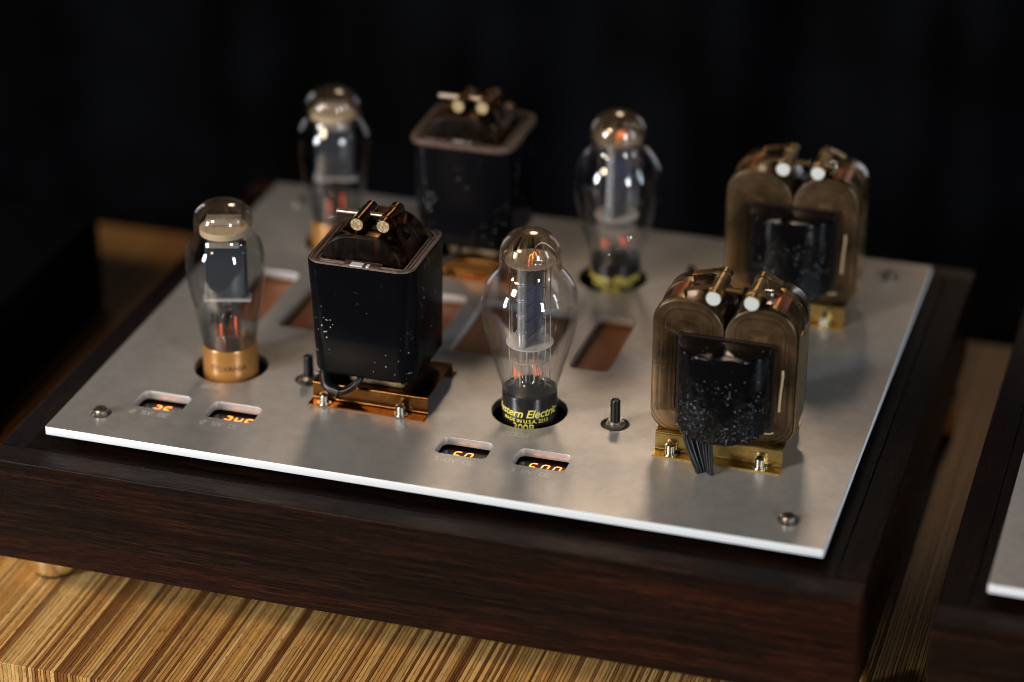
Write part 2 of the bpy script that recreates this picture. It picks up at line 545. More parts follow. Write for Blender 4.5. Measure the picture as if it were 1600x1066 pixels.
def lathe(bm, prof, cx=0, cy=0, cz=0, seg=48, mi=None, cap=False):
    """profile [(r,z)] in mm, turned about the z axis"""
    rings = []
    for (r_, z_) in prof:
        if r_ < 1e-6:
            rings.append([bm.verts.new(V(cx, cy, cz + z_))])
        else:
            rings.append([bm.verts.new(V(cx + r_ * cos(2 * pi * i / seg), cy + r_ * sin(2 * pi * i / seg), cz + z_)) for i in range(seg)])
    for k in range(len(rings) - 1):
        a, b = rings[k], rings[k + 1]
        for i in range(seg):
            j = (i + 1) % seg
            if len(a) == 1 and len(b) == 1:
                continue
            if len(a) == 1:
                f = bm.faces.new((a[0], b[j], b[i]))
            elif len(b) == 1:
                f = bm.faces.new((a[i], a[j], b[0]))
            else:
                f = bm.faces.new((a[i], a[j], b[j], b[i]))
            if mi:
                f.material_index = mi[k]
    return bm


def turn(bm, n0, axis, at):
    """turn the verts made since n0 so that their z axis becomes `axis`, then move to at (mm)"""
    bm.verts.ensure_lookup_table()
    q = Vector((0, 0, 1)).rotation_difference(Vector(axis).normalized()).to_matrix()
    for v_ in bm.verts[n0:]:
        v_.co = q @ v_.co + Vector(at) * K


def cyl(bm, p0, p1, r_, seg=16, bev=0.0):
    p0, p1 = Vector(p0), Vector(p1)
    n0 = len(bm.verts)
    h = (p1 - p0).length
    if bev:
        prof = [(0, 0), (r_ - bev, 0), (r_, bev), (r_, h - bev), (r_ - bev, h), (0, h)]
    else:
        prof = [(0, 0), (r_, 0), (r_, h), (0, h)]
    lathe(bm, prof, seg=seg)
    turn(bm, n0, p1 - p0, p0)


def sweep(bm, pts, r_, seg=8):
    pts = [Vector(p) for p in pts]
    rings = []
    up = Vector((0.13, 0.21, 0.97)).normalized()
    for i, p in enumerate(pts):
        d = (pts[min(i + 1, len(pts) - 1)] - pts[max(i - 1, 0)]).normalized()
        a = d.cross(up)
        if a.length < 1e-3:
            a = d.cross(Vector((1, 0, 0)))
        a.normalize()
        b = d.cross(a)
        rr = r_[i] if isinstance(r_, list) else r_
        rings.append([bm.verts.new((p + a * rr * cos(2 * pi * k / seg) + b * rr * sin(2 * pi * k / seg)) * K) for k in range(seg)])
    for k in range(len(rings) - 1):
        for i in range(seg):
            j = (i + 1) % seg
            bm.faces.new((rings[k][i], rings[k][j], rings[k + 1][j], rings[k + 1][i]))
    bm.faces.new(rings[0][::-1])
    bm.faces.new(rings[-1])


def smoothpath(ctrl, n=8):
    """Catmull-Rom through control points"""
    P_ = [Vector(p) for p in ctrl]
    P_ = [2 * P_[0] - P_[1]] + P_ + [2 * P_[-1] - P_[-2]]
    out = []
    for i in range(1, len(P_) - 2):
        for k in range(n):
            t_ = k / n
            a, b, c_, d = P_[i - 1:i + 3]
            out.append(0.5 * ((2 * b) + (c_ - a) * t_ + (2 * a - 5 * b + 4 * c_ - d) * t_ ** 2 + (3 * b - a - 3 * c_ + d) * t_ ** 3))
    out.append(P_[-2])
    return out


def rrect(x0, x1, y0, y1, r_, n=6):
    rs = r_ if isinstance(r_, (list, tuple)) else [r_] * 4   # corners: x0y0, x1y0, x1y1, x0y1
    out = []
    for (cx, cy, a0), q in zip(((x0, y0, pi), (x1, y0, 1.5 * pi), (x1, y1, 0), (x0, y1, 0.5 * pi)), rs):
        sx_ = 1 if cx == x0 else -1
        sy_ = 1 if cy == y0 else -1
        for k in range(n + 1):
            a = a0 + k / n * pi / 2
            out.append((cx + sx_ * q + q * cos(a), cy + sy_ * q + q * sin(a)))
    return out


def circ(cx, cy, r_, n=40):
    return [(cx + r_ * cos(2 * pi * k / n), cy + r_ * sin(2 * pi * k / n)) for k in range(n)]


def extruded(loops, z0, z1, bev=0.0, seg=1):
    """filled 2D shape (first loop outside, others holes) -> bmesh slab between z0 and z1"""
    cu = bpy.data.curves.new("tmp", 'CURVE')
    cu.dimensions = '2D'
    cu.fill_mode = 'BOTH'
    cu.extrude = ((z1 - z0) / 2 - bev) * K
    cu.bevel_depth = bev * K
    cu.bevel_resolution = seg - 1
    cu.offset = -bev * K
    for lp in loops:
        sp_ = cu.splines.new('POLY')
        sp_.points.add(len(lp) - 1)
        for p_, (x, y) in zip(sp_.points, lp):
            p_.co = (x * K, y * K, 0, 1)
        sp_.use_cyclic_u = True
    ob = bpy.data.objects.new("tmp", cu)
    COL.objects.link(ob)
    bpy.context.view_layer.update()
    dg = bpy.context.evaluated_depsgraph_get()
    me = bpy.data.meshes.new_from_object(ob.evaluated_get(dg))
    bm = bmesh.new()
    bm.from_mesh(me)
    bpy.data.objects.remove(ob)
    bpy.data.curves.remove(cu)
    bpy.data.meshes.remove(me)
    bmesh.ops.remove_doubles(bm, verts=bm.verts, dist=1e-6)
    for v_ in bm.verts:
        v_.co.z += (z0 + z1) / 2 * K
    return bm


def to_xz(bm, y0, flip=True):
    """shape drawn in x,y(=z) and extruded along z(=y)"""
    for v_ in bm.verts:
        x, y, z = v_.co
        v_.co = Vector((x, y0 * K + z, y))
    bmesh.ops.recalc_face_normals(bm, faces=bm.faces)
    return bm


def text_bm(body, size, extr=0.02, shear=0.0, offset=0.0, spacing=1.0, sx_=1.0):
    """flat lettering as a mesh, units mm, centred on x, baseline y=0"""
    cu = bpy.data.curves.new("tmp", 'FONT')
    cu.body = body
    cu.size = size * K
    cu.extrude = extr * K
    cu.shear = shear
    cu.offset = offset * K
    cu.space_character = spacing
    cu.align_x = 'CENTER'
    cu.resolution_u = 4
    ob = bpy.data.objects.new("tmp", cu)
    COL.objects.link(ob)
    bpy.context.view_layer.update()
    me = bpy.data.meshes.new_from_object(ob.evaluated_get(bpy.context.evaluated_depsgraph_get()))
    bm = bmesh.new()
    bm.from_mesh(me)
    bpy.data.objects.remove(ob)
    bpy.data.curves.remove(cu)
    bpy.data.meshes.remove(me)
    for v_ in bm.verts:
        v_.co.x *= sx_
    return bm


def wrap(bm, r_, ang, z0):
    """wrap flat lettering round a cylinder of radius r (mm), centred at azimuth ang"""
    for v_ in bm.verts:
        x, y, z = v_.co
        a = ang + x / (r_ * K)
        rr = r_ * K + 0.00006 + z
        v_.co = Vector((rr * cos(a), rr * sin(a), z0 * K + y))
    return bm


# single stroke lettering for the engravings, 4 x 6 grid
STROKE = {
    '0': [[(0, 0), (4, 0), (4, 6), (0, 6), (0, 0)]],
    '2': [[(0, 6), (4, 6), (4, 3), (0, 3), (0, 0), (4, 0)]],
    '3': [[(0, 6), (4, 6), (2, 3.4), (4, 3), (4, 0), (0, 0)]],
    '5': [[(4, 6), (0, 6), (0, 3), (4, 3), (4, 0), (0, 0)]],
    '8': [[(0, 0), (4, 0), (4, 6), (0, 6), (0, 0)], [(0, 3), (4, 3)]],
    'B': [[(0, 0), (3.4, 0), (4, 1.5), (3.3, 3), (0, 3), (0, 6), (3.4, 6), (3.8, 4.5), (3.3, 3)], [(0, 0), (0, 6)]],
    'V': [[(0, 6), (2, 0), (4, 6)]],
    'D': [[(0, 0), (3, 0), (4, 1), (4, 5), (3, 6), (0, 6), (0, 0)]],
    'C': [[(4, 6), (0, 6), (0, 0), (4, 0)]],
    '.': [[(1.6, 0), (2.2, 0), (2.2, 0.5), (1.6, 0.5), (1.6, 0)]],
    ' ': [],
}


def engraving(bm, body, x, y, h, w=0.28, pitch=1.45, z=0.0):
    s_ = h / 6
    for i, ch in enumerate(body):
        ox = x + i * 4 * s_ * pitch
        for poly in STROKE[ch]:
            for a, b in zip(poly, poly[1:]):
                p, q = Vector((ox + a[0] * s_, y + a[1] * s_)), Vector((ox + b[0] * s_, y + b[1] * s_))
                d = (q - p).normalized()
                nrm_ = Vector((-d.y, d.x)) * w / 2
                p -= d * w / 2
                q += d * w / 2
                vs = [bm.verts.new(V(c_.x, c_.y, z)) for c_ in (p - nrm_, q - nrm_, q + nrm_, p + nrm_)]
                bm.faces.new(vs)


def screw_head(bm, x, y, z, r_=4.3, h=5.2, hexr=2.1, washer=0.0):
    """socket cap screw with a real hexagonal socket"""
    prof_o = [(r_, 0), (r_, h - 0.9), (r_ - 0.5, h - 0.25), (r_ - 1.0, h)]
    lathe(bm, prof_o, x, y, z, seg=30)
    top = [bm.verts.new(V(x + (r_ - 1.0) * cos(2 * pi * i / 30), y + (r_ - 1.0) * sin(2 * pi * i / 30), z + h)) for i in range(30)]
    hx = []
    for i in range(30):
        a = 2 * pi * i / 30
        m_ = (a % (pi / 3)) - pi / 6
        rr = hexr * cos(pi / 6) / cos(m_)
        hx.append(bm.verts.new(V(x + rr * cos(a), y + rr * sin(a), z + h)))
    bt = [bm.verts.new(v_.co + V(0, 0, -h * 0.62)) for v_ in hx]
    for i in range(30):
        j = (i + 1) % 30
        bm.faces.new((top[i], top[j], hx[j], hx[i]))
        bm.faces.new((hx[i], hx[j], bt[j], bt[i]))
    bm.faces.new(bt)
    if washer:
        lathe(bm, [(r_ - 0.5, 0.0), (r_ - 0.5, 0.7), (washer - 0.2, 0.7), (washer, 0.45), (washer, 0.0)], x, y, z - 0.6, seg=36)


def copy_tree(o, parent, dloc=(0, 0, 0)):
    c_ = o.copy()
    COL.objects.link(c_)
    c_.parent = parent
    c_.location = o.location + Vector(dloc) * K
    for ch in list(o.children):
        copy_tree(ch, c_)
    return c_


# ------------------------------------------------------------------ table of upright plywood lamellas
TZ = -118.0
table = empty('table', (250, 210, TZ - 40), 'tabletop of upright light and brown plywood strips under both wooden amplifier cabinets', 'table')
TL = Vector((250, 210, TZ - 40))


def ply_mesh(w, g_):
    bm = bmesh.new()
    box(bm, -w / 2 + g_, w / 2 - g_, -88, 516, -40, 0, 0.3, 2)
    me = bpy.data.meshes.new('strip')
    bm.to_mesh(me)
    bm.free()
    me.materials.append(M['ply'])
    return me


rnd = random.Random(3)
TANS = [(0.60, 0.33, 0.10), (0.54, 0.275, 0.08), (0.64, 0.37, 0.13), (0.48, 0.23, 0.062), (0.58, 0.31, 0.095)]
BROWNS = [(0.26, 0.105, 0.03), (0.33, 0.145, 0.042), (0.19, 0.07, 0.018)]
widths = [1.9, 2.2, 2.5, 2.8, 3.2]
narrow = [1.3, 1.7, 2.1]
plys = {w: (ply_mesh(w, 0.22), ply_mesh(w, 0.06)) for w in set(widths + narrow)}


def lay_strips(x, end):
    while x < end:
        dark = rnd.random() < 0.30
        w = rnd.choice(narrow if dark else widths)
        o = bpy.data.objects.new('strip', plys[w][rnd.random() < 0.35])
        COL.objects.link(o)
        o.parent = table
        c_ = rnd.choice(BROWNS if dark else TANS)
        k_ = rnd.uniform(0.82, 1.08)
        o.color = (c_[0] * k_, c_[1] * k_, c_[2] * k_, 1)
        o.location = (Vector((x + w / 2, rnd.uniform(-0.3, 0.3), TZ + rnd.uniform(-0.12, 0.05))) - TL) * K
        x += w
    return x


xm1 = lay_strips(-150.0, 438.0)
xr = lay_strips(503.0, 563.0)
bm = bmesh.new()
for (a, b) in ((-800, -150.0), (xm1, 503.0), (xr, 1300)):
    xx = a
    while xx < b - 2:
        w = min(rnd.choice(widths), b - xx)
        box(bm, xx + 0.09, xx + w - 0.09, -88, 516, TZ - 40, TZ)
        xx += w
o = new('strip', bm, M['ply'], table, loc=-TL)
o.color = (0.45, 0.24, 0.08, 1)
tag(o, kind='stuff')
bm = bmesh.new()
box(bm, -799, 1299, -86.5, 514, TZ - 39, TZ - 0.9)
new('core_board', bm, M['seam'], table, loc=-TL)

# ------------------------------------------------------------------ room behind
bm = bmesh.new()
N = 700
pts = []
for i in range(N + 1):
    xx = -3200 + 6400 * i / N
    yy = 2450 + 45 * sin(xx / 62) + 26 * sin(xx / 31 + 1.3 + 0.8 * sin(xx / 240)) + 22 * sin(xx / 150)
    pts.append((bm.verts.new(V(xx, yy, -1080)), bm.verts.new(V(xx, yy + 10 * sin(xx / 90), 1100))))
for a, b in zip(pts, pts[1:]):
    bm.faces.new((a[0], b[0], b[1], a[1]))
o = new('curtain', bm, M['curtain'], smooth=True, angle=180)
tag(o, 'dark blue-black pleated curtain filling the background behind the amplifier', 'curtain')
bm = bmesh.new()
box(bm, -4000, 4000, -3000, 4000, -1100, -1085)
o = new('floor', bm, M['floor'])
tag(o, kind='structure')

# black case on the table at the left
bm = bmesh.new()
box(bm, -430, -141, -20, 372, TZ + 0.2, TZ + 80, 1.5)
o = new('black_case', bm, M['case'])
tag(o, 'plain matt black case at the left edge, beside the wooden cabinet on the striped table', 'case')

# ------------------------------------------------------------------ amplifier cabinet and plate (used by both amplifiers)
AW, AD = 490.0, 391.0
AMP0 = Vector((245, 195.5, TZ))

HOLES = [(79.5, 109), (281.5, 109), (79.5, 308), (281.5, 308)]
HR = 24.0
SCREWS = [(26, 26), (464, 26), (464, 365), (26, 365)]
WINS = [(40, 73), (88, 121), (240.5, 273.5), (290, 323.5)]
VENTS = [(44, 73), (86, 195.5), (207, 274), (288.5, 315)]
NUTS = [(134.5, 106.5), (337.5, 107.5), (134.5, 305.5), (337.5, 306.5)]


def cabinet(root, org, full=True):
    L = -org
    bm = bmesh.new()
    box(bm, -27, 517, -27, -9, -83, -12, 0.8)
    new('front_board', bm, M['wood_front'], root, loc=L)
    bm = bmesh.new()
    box(bm, -27, 517, 400, 418, -83, -12, 0.8)
    new('back_board', bm, M['wood_front'], root, loc=L)
    for xa, xb in ((-27, -9), (499, 517)):
        bm = bmesh.new()
        box(bm, xa, xb, -8.6, 399.6, -83, -12.15, 0.8)
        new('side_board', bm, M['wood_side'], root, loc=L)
    # top: four boards around the opening, with real joints
    for nm, (xa, xb, ya, yb), mt in (('top_board', (-8.9, 498.9, -8.9, 14), 'wood_top'), ('top_board', (-8.6, 498.6, 378, 399.6), 'wood_top'),
                                     ('top_board', (-8.6, 10, 14.3, 377.7), 'wood_side'), ('top_board', (478, 498.6, 14.3, 128), 'wood_side'),
                                     ('top_board', (478, 498.6, 128.5, 377.7), 'wood_side')):
        bm = bmesh.new()
        box(bm, xa, xb, ya, yb, -30, -12.05, 0.12)
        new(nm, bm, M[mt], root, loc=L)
    bm = bmesh.new()
    box(bm, -8, 498, -8, 399, -82, -70)
    new('bottom_board', bm, M['dark_hole'], root, loc=L)
    bm = extruded([rrect(11, 477, 12, 379, 2), rrect(16, 472, 17, 374, 2)], -30, -5.6)
    new('chassis_frame', bm, M['socket'], root, loc=L)
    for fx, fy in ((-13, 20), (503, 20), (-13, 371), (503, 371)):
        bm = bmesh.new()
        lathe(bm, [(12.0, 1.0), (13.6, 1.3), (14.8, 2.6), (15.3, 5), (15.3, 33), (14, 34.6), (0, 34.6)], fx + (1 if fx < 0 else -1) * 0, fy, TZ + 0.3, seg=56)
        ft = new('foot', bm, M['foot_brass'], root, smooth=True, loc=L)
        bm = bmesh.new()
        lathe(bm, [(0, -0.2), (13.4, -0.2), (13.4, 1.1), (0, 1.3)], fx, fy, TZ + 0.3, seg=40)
        new('foot_shadow_ring', bm, M['socket'], ft)  # dark disc stands for the contact shadow under the foot


def plate(root, org, holes):
    L = -org
    loops = [rrect(0, AW, 0, AD, 0.8, 3)]
    if holes:
        loops += [circ(hx, hy, HR, 72) for hx, hy in HOLES]
        loops += [circ(hx, hy, 6.8, 36) for hx, hy in SCREWS]
        loops += [circ(hx, hy, 9.0, 40) for hx, hy in NUTS]
        loops += [rrect(a, b, 41.5, 62, 4.2) for a, b in WINS]
        loops += [rrect(a, b, 172, 249, 4) for a, b in VENTS]
    bm = extruded(loops, -5.6, 0, 0.28, 2)
    bm.normal_update()
    for f in bm.faces:
        if abs(f.normal.z) < 0.9:
            cc = f.calc_center_median() / K
            f.material_index = 1 if min(cc.x, AW - cc.x, cc.y, AD - cc.y) < 1.5 else 2
    o_ = new('top_plate', bm, [M['alu'], M['alu_edge'], M['alu_wall']], root, loc=L)
    return o_


amp = empty('tube_amplifier', AMP0, 'whole tube amplifier in dark wood cabinet with brass foot and grey aluminium top plate', 'amplifier')
cabinet(amp, AMP0)
tp = plate(amp, AMP0, True)
L = -AMP0

# corner screws in their dished recesses
bm = bmesh.new()
screw_head(bm, 0, 0, -1.8, 4.4, 5.6, 2.2)
s0 = new('screw', bm, M['dull_steel'], tp, smooth=True, angle=35, loc=(SCREWS[0][0], SCREWS[0][1], 0))
for k in range(1, 4):
    c_ = s0.copy(); COL.objects.link(c_); c_.parent = tp; c_.location = V(*SCREWS[k], 0)
bm = bmesh.new()
lathe(bm, [(7.1, -0.5), (6.3, -1.2), (5.2, -1.7), (0, -1.8), (0, -5)], seg=40)
w0 = new('recess_washer', bm, M['alu'], tp, smooth=True, loc=(SCREWS[0][0], SCREWS[0][1], 0))
for k in range(1, 4):
    c_ = w0.copy(); COL.objects.link(c_); c_.parent = tp; c_.location = V(*SCREWS[k], 0)

# test points: black post, hex nut, dished ring
bm = bmesh.new()
lathe(bm, [(9.3, -0.5), (8.4, -0.9), (7.6, -1.5), (0, -1.6)], seg=40)
n0 = new('recess_ring', bm, M['dull_steel'], tp, smooth=True, loc=(NUTS[0][0], NUTS[0][1], 0))
bm = bmesh.new()
hexv = [(6.3 * cos(pi / 3 * k + 0.5), 6.3 * sin(pi / 3 * k + 0.5)) for k in range(6)]
b1 = [bm.verts.new(V(a, b, -1.4)) for a, b in hexv]
b2 = [bm.verts.new(V(a, b, 1.2)) for a, b in hexv]
b3 = [bm.verts.new(V(a * 0.88, b * 0.88, 1.8)) for a, b in hexv]
bm.faces.new(b1[::-1]); bm.faces.new(b3)
for i in range(6):
    j = (i + 1) % 6
    bm.faces.new((b1[i], b1[j], b2[j], b2[i])); bm.faces.new((b2[i], b2[j], b3[j], b3[i]))
lathe(bm, [(4.6, 1.7), (4.6, 2.6), (4.2, 3.0), (3.0, 3.0)], seg=28)
nn0 = new('hex_nut', bm, M['dull_steel'], tp, loc=(NUTS[0][0], NUTS[0][1], 0))
bm = bmesh.new()
lathe(bm, [(0, 2), (3.1, 2), (3.1, 16.5), (2.6, 17.2), (2.2, 17.2), (1.9, 16.4), (0, 16.4)], seg=28)
pp0 = new('probe_post', bm, M['post'], tp, smooth=True, angle=35, loc=(NUTS[0][0], NUTS[0][1], 0))
for k in range(1, 4):
    for s_ in (n0, nn0, pp0):
        c_ = s_.copy(); COL.objects.link(c_); c_.parent = tp; c_.location = V(*NUTS[k], 0)

# sockets under the tube holes
bm = bmesh.new()
lathe(bm, [(25.5, -5.7), (25.5, -34), (0, -34)], seg=48)
w_ = new('socket_well', bm, M['dark_hole'], tp, loc=(HOLES[0][0], HOLES[0][1], 0))
for k in range(1, 4):
    c_ = w_.copy(); COL.objects.link(c_); c_.parent = tp; c_.location = V(*HOLES[k], 0)

# vents: brown pierced board under each window
for a, b in VENTS:
    bm = bmesh.new()
    box(bm, a - 4, b + 4, 168, 253, -9.2, -7.6)
    new('vent_grille', bm, M['grille'], tp)

# engraved lettering
bm = bmesh.new()
engraving(bm, '300B', 274.5, 74.5, 4.4, 0.36, z=0.03)
new('engraving', bm, M['engrave'], tp)
bm = bmesh.new()
engraving(bm, '82B', 72.5, 76.0, 4.4, 0.36, z=0.03)
new('engraving', bm, M['engrave'], tp)
for (tx, ts) in ((243, '3.0V DC'), (291.5, '3.0V DC'), (42.5, '2.5V DC'), (90, '2.5V DC')):
    bm = bmesh.new()
    engraving(bm, ts, tx, 32.5, 4.0, 0.36, pitch=1.42, z=0.03)
    new('engraving', bm, M['engrave'], tp)

# displays: lit seven segment digits on a dark board
SEG = {'0': 'abcdef', '1': 'bc', '2': 'abged', '4': 'fgbc', '5': 'afgcd', '6': 'afgcde', '7': 'abc'}


def seg_mesh(ch, dot=False):
    bm = bmesh.new()
    w, h, t_ = 3.9, 8.4, 1.0
    S_ = {'a': ((0, h), (w, h)), 'g': ((0, h / 2), (w, h / 2)), 'd': ((0, 0), (w, 0)), 'f': ((0, h / 2), (0, h)), 'b': ((w, h / 2), (w, h)), 'e': ((0, 0), (0, h / 2)), 'c': ((w, 0), (w, h / 2))}
    for s_ in SEG[ch]:
        (xa, ya), (xb, yb) = S_[s_]
        d = Vector((xb - xa, yb - ya)).normalized()
        nn_ = Vector((-d.y, d.x)) * t_ / 2
        p, q = Vector((xa, ya)) + d * 0.65, Vector((xb, yb)) - d * 0.65
        loop = [p - d * t_ / 2, p - nn_, q - nn_, q + d * t_ / 2, q + nn_, p + nn_]
        lo = [bm.verts.new(V(v_.x + 0.17 * v_.y, v_.y, 0)) for v_ in loop]
        hi = [bm.verts.new(V(v_.x + 0.17 * v_.y, v_.y, 0.12)) for v_ in loop]
        bm.faces.new(hi)
        for i in range(6):
            j = (i + 1) % 6
            bm.faces.new((lo[i], lo[j], hi[j], hi[i]))
    return bm


for (a, b), digs in zip(WINS, ((('2', 48.0), ('5', 55.0)), (('2', 96.3), ('4', 103.4), ('5', 110.4)), (('5', 248.6), ('0', 255.8)), (('5', 297.2), ('0', 304.7), ('0', 312.2)))):
    bm = bmesh.new()
    box(bm, a - 1.5, b + 1.5, 38, 64, -13, -7.4)
    d_ = new('display', bm, M['pcb'], amp, loc=L)
    for ch, dx in digs:
        new('digit', seg_mesh(ch), M['led'], d_, loc=(dx, 49.4, -7.35))
    if a > 200 and a < 260:
        bm = bmesh.new()
        box(bm, 269.5, 271.6, 54.2, 55.4, -7.38, -7.2, 0.1, 1)
        new('decimal_point', bm, M['led'], d_)


# ------------------------------------------------------------------ transformers (parts of the amplifier)
def screws_on_bracket(parent, xs, y, z):
    first = None
    for xx in xs:
        if first is None:
            bm = bmesh.new()
            screw_head(bm, 0, 0, 0.6, 3.1, 6.0, 1.7, washer=4.6)
            first = new('screw', bm, M['steel'], parent, smooth=True, angle=35, loc=(xx, y, z))
        else:
            c__ = first.copy(); COL.objects.link(c__); c__.parent = parent; c__.location = V(xx, y, z)


def z_bracket(x0, x1, yc, half_top, half_all, h, t_=0.95):
    """bent brass channel: flange, riser, top, riser, flange; profile in y,z"""
    r_ = 1.6
    prof = [(yc - half_all, t_), (yc - half_top - r_ - 0.3, t_)]
    for k in range(5):
        a = -pi / 2 + k / 4 * pi / 2
        prof.append((yc - half_top - r_ + r_ * cos(a), t_ + r_ + r_ * sin(a)))
    prof2 = []
    for k in range(5):
        a = pi - k / 4 * pi / 2
        prof2.append((yc - half_top + r_ + r_ * cos(a), h - r_ + r_ * sin(a)))
    prof += prof2
    prof += [(2 * yc - y, z) for y, z in prof[::-1]]
    bm = bmesh.new()
    rows = []
    for i, (y, z) in enumerate(prof):
        a = prof[max(i - 1, 0)]; b = prof[min(i + 1, len(prof) - 1)]
        d = Vector((b[0] - a[0], b[1] - a[1])).normalized()
        nn_ = Vector((d.y, -d.x)) * t_
        rows.append((bm.verts.new(V(x0, y, z)), bm.verts.new(V(x1, y, z)), bm.verts.new(V(x1, y + nn_.x, z + nn_.y)), bm.verts.new(V(x0, y + nn_.x, z + nn_.y))))
    for a, b in zip(rows, rows[1:]):
        for i in range(4):
            j = (i + 1) % 4
            bm.faces.new((a[i], a[j], b[j], b[i]))
    bm.faces.new(rows[0]); bm.faces.new(rows[-1][::-1])
    bmesh.ops.recalc_face_normals(bm, faces=bm.faces)
    return bm


def band(path, y0, y1, t_=0.5):
    """thin band following path [(x,z)] between y0 and y1"""
    bm = bmesh.new()
    rows = []
    for i, (x, z) in enumerate(path):
        a = path[max(i - 1, 0)]; b = path[min(i + 1, len(path) - 1)]
        d = Vector((b[0] - a[0], b[1] - a[1]))
        d.normalize()
        nn_ = Vector((-d.y, d.x)) * t_
        rows.append((bm.verts.new(V(x, y0, z)), bm.verts.new(V(x, y1, z)), bm.verts.new(V(x + nn_.x, y1, z + nn_.y)), bm.verts.new(V(x + nn_.x, y0, z + nn_.y))))
    for a, b in zip(rows, rows[1:]):
        for i in range(4):
            j = (i + 1) % 4
            bm.faces.new((a[i], a[j], b[j], b[i]))
    bm.faces.new(rows[0]); bm.faces.new(rows[-1][::-1])
    bmesh.ops.recalc_face_normals(bm, faces=bm.faces)
    return bm


def threaded(bm, p0, p1, r_, pitch=1.0):
    p0, p1 = Vector(p0), Vector(p1)
    h = (p1 - p0).length
    prof = [(0, 0), (r_ * 0.8, 0)]
    z = 0.3
    while z < h - 0.3:
        prof += [(r_, z), (r_ * 0.78, z + pitch / 2)]
        z += pitch
    prof += [(r_ * 0.8, h), (0, h)]
    n0_ = len(bm.verts)
    lathe(bm, prof, seg=14)
    turn(bm, n0_, p1 - p0, p0)


def pin(name, x, z, y0, y1, r_, m_side, m_end, parent):
    bm = bmesh.new()
    n0_ = len(bm.verts)
    h = y1 - y0
    lathe(bm, [(0, 0), (r_ - 0.35, 0), (r_, 0.35), (r_, 3.6), (r_ - 0.4, 3.7), (r_ - 0.4, 4.1), (r_, 4.2), (r_, h - 4.2), (r_ - 0.4, h - 4.1), (r_ - 0.4, h - 3.7), (r_, h - 3.6), (r_, h - 0.35), (r_ - 0.35, h), (0, h)],
          seg=32, mi=[1] + [0] * 11 + [1])
    turn(bm, n0_, (0, 1, 0), (x, y0, z))
    return new(name, bm, [m_side, m_end], parent, smooth=True, angle=35)


def arc(cx, cz, r_, a0, a1, n=8):
    return [(cx + r_ * cos(radians(a0 + (a1 - a0) * k / n)), cz + r_ * sin(radians(a0 + (a1 - a0) * k / n))) for k in range(n + 1)]


YC = 109.0


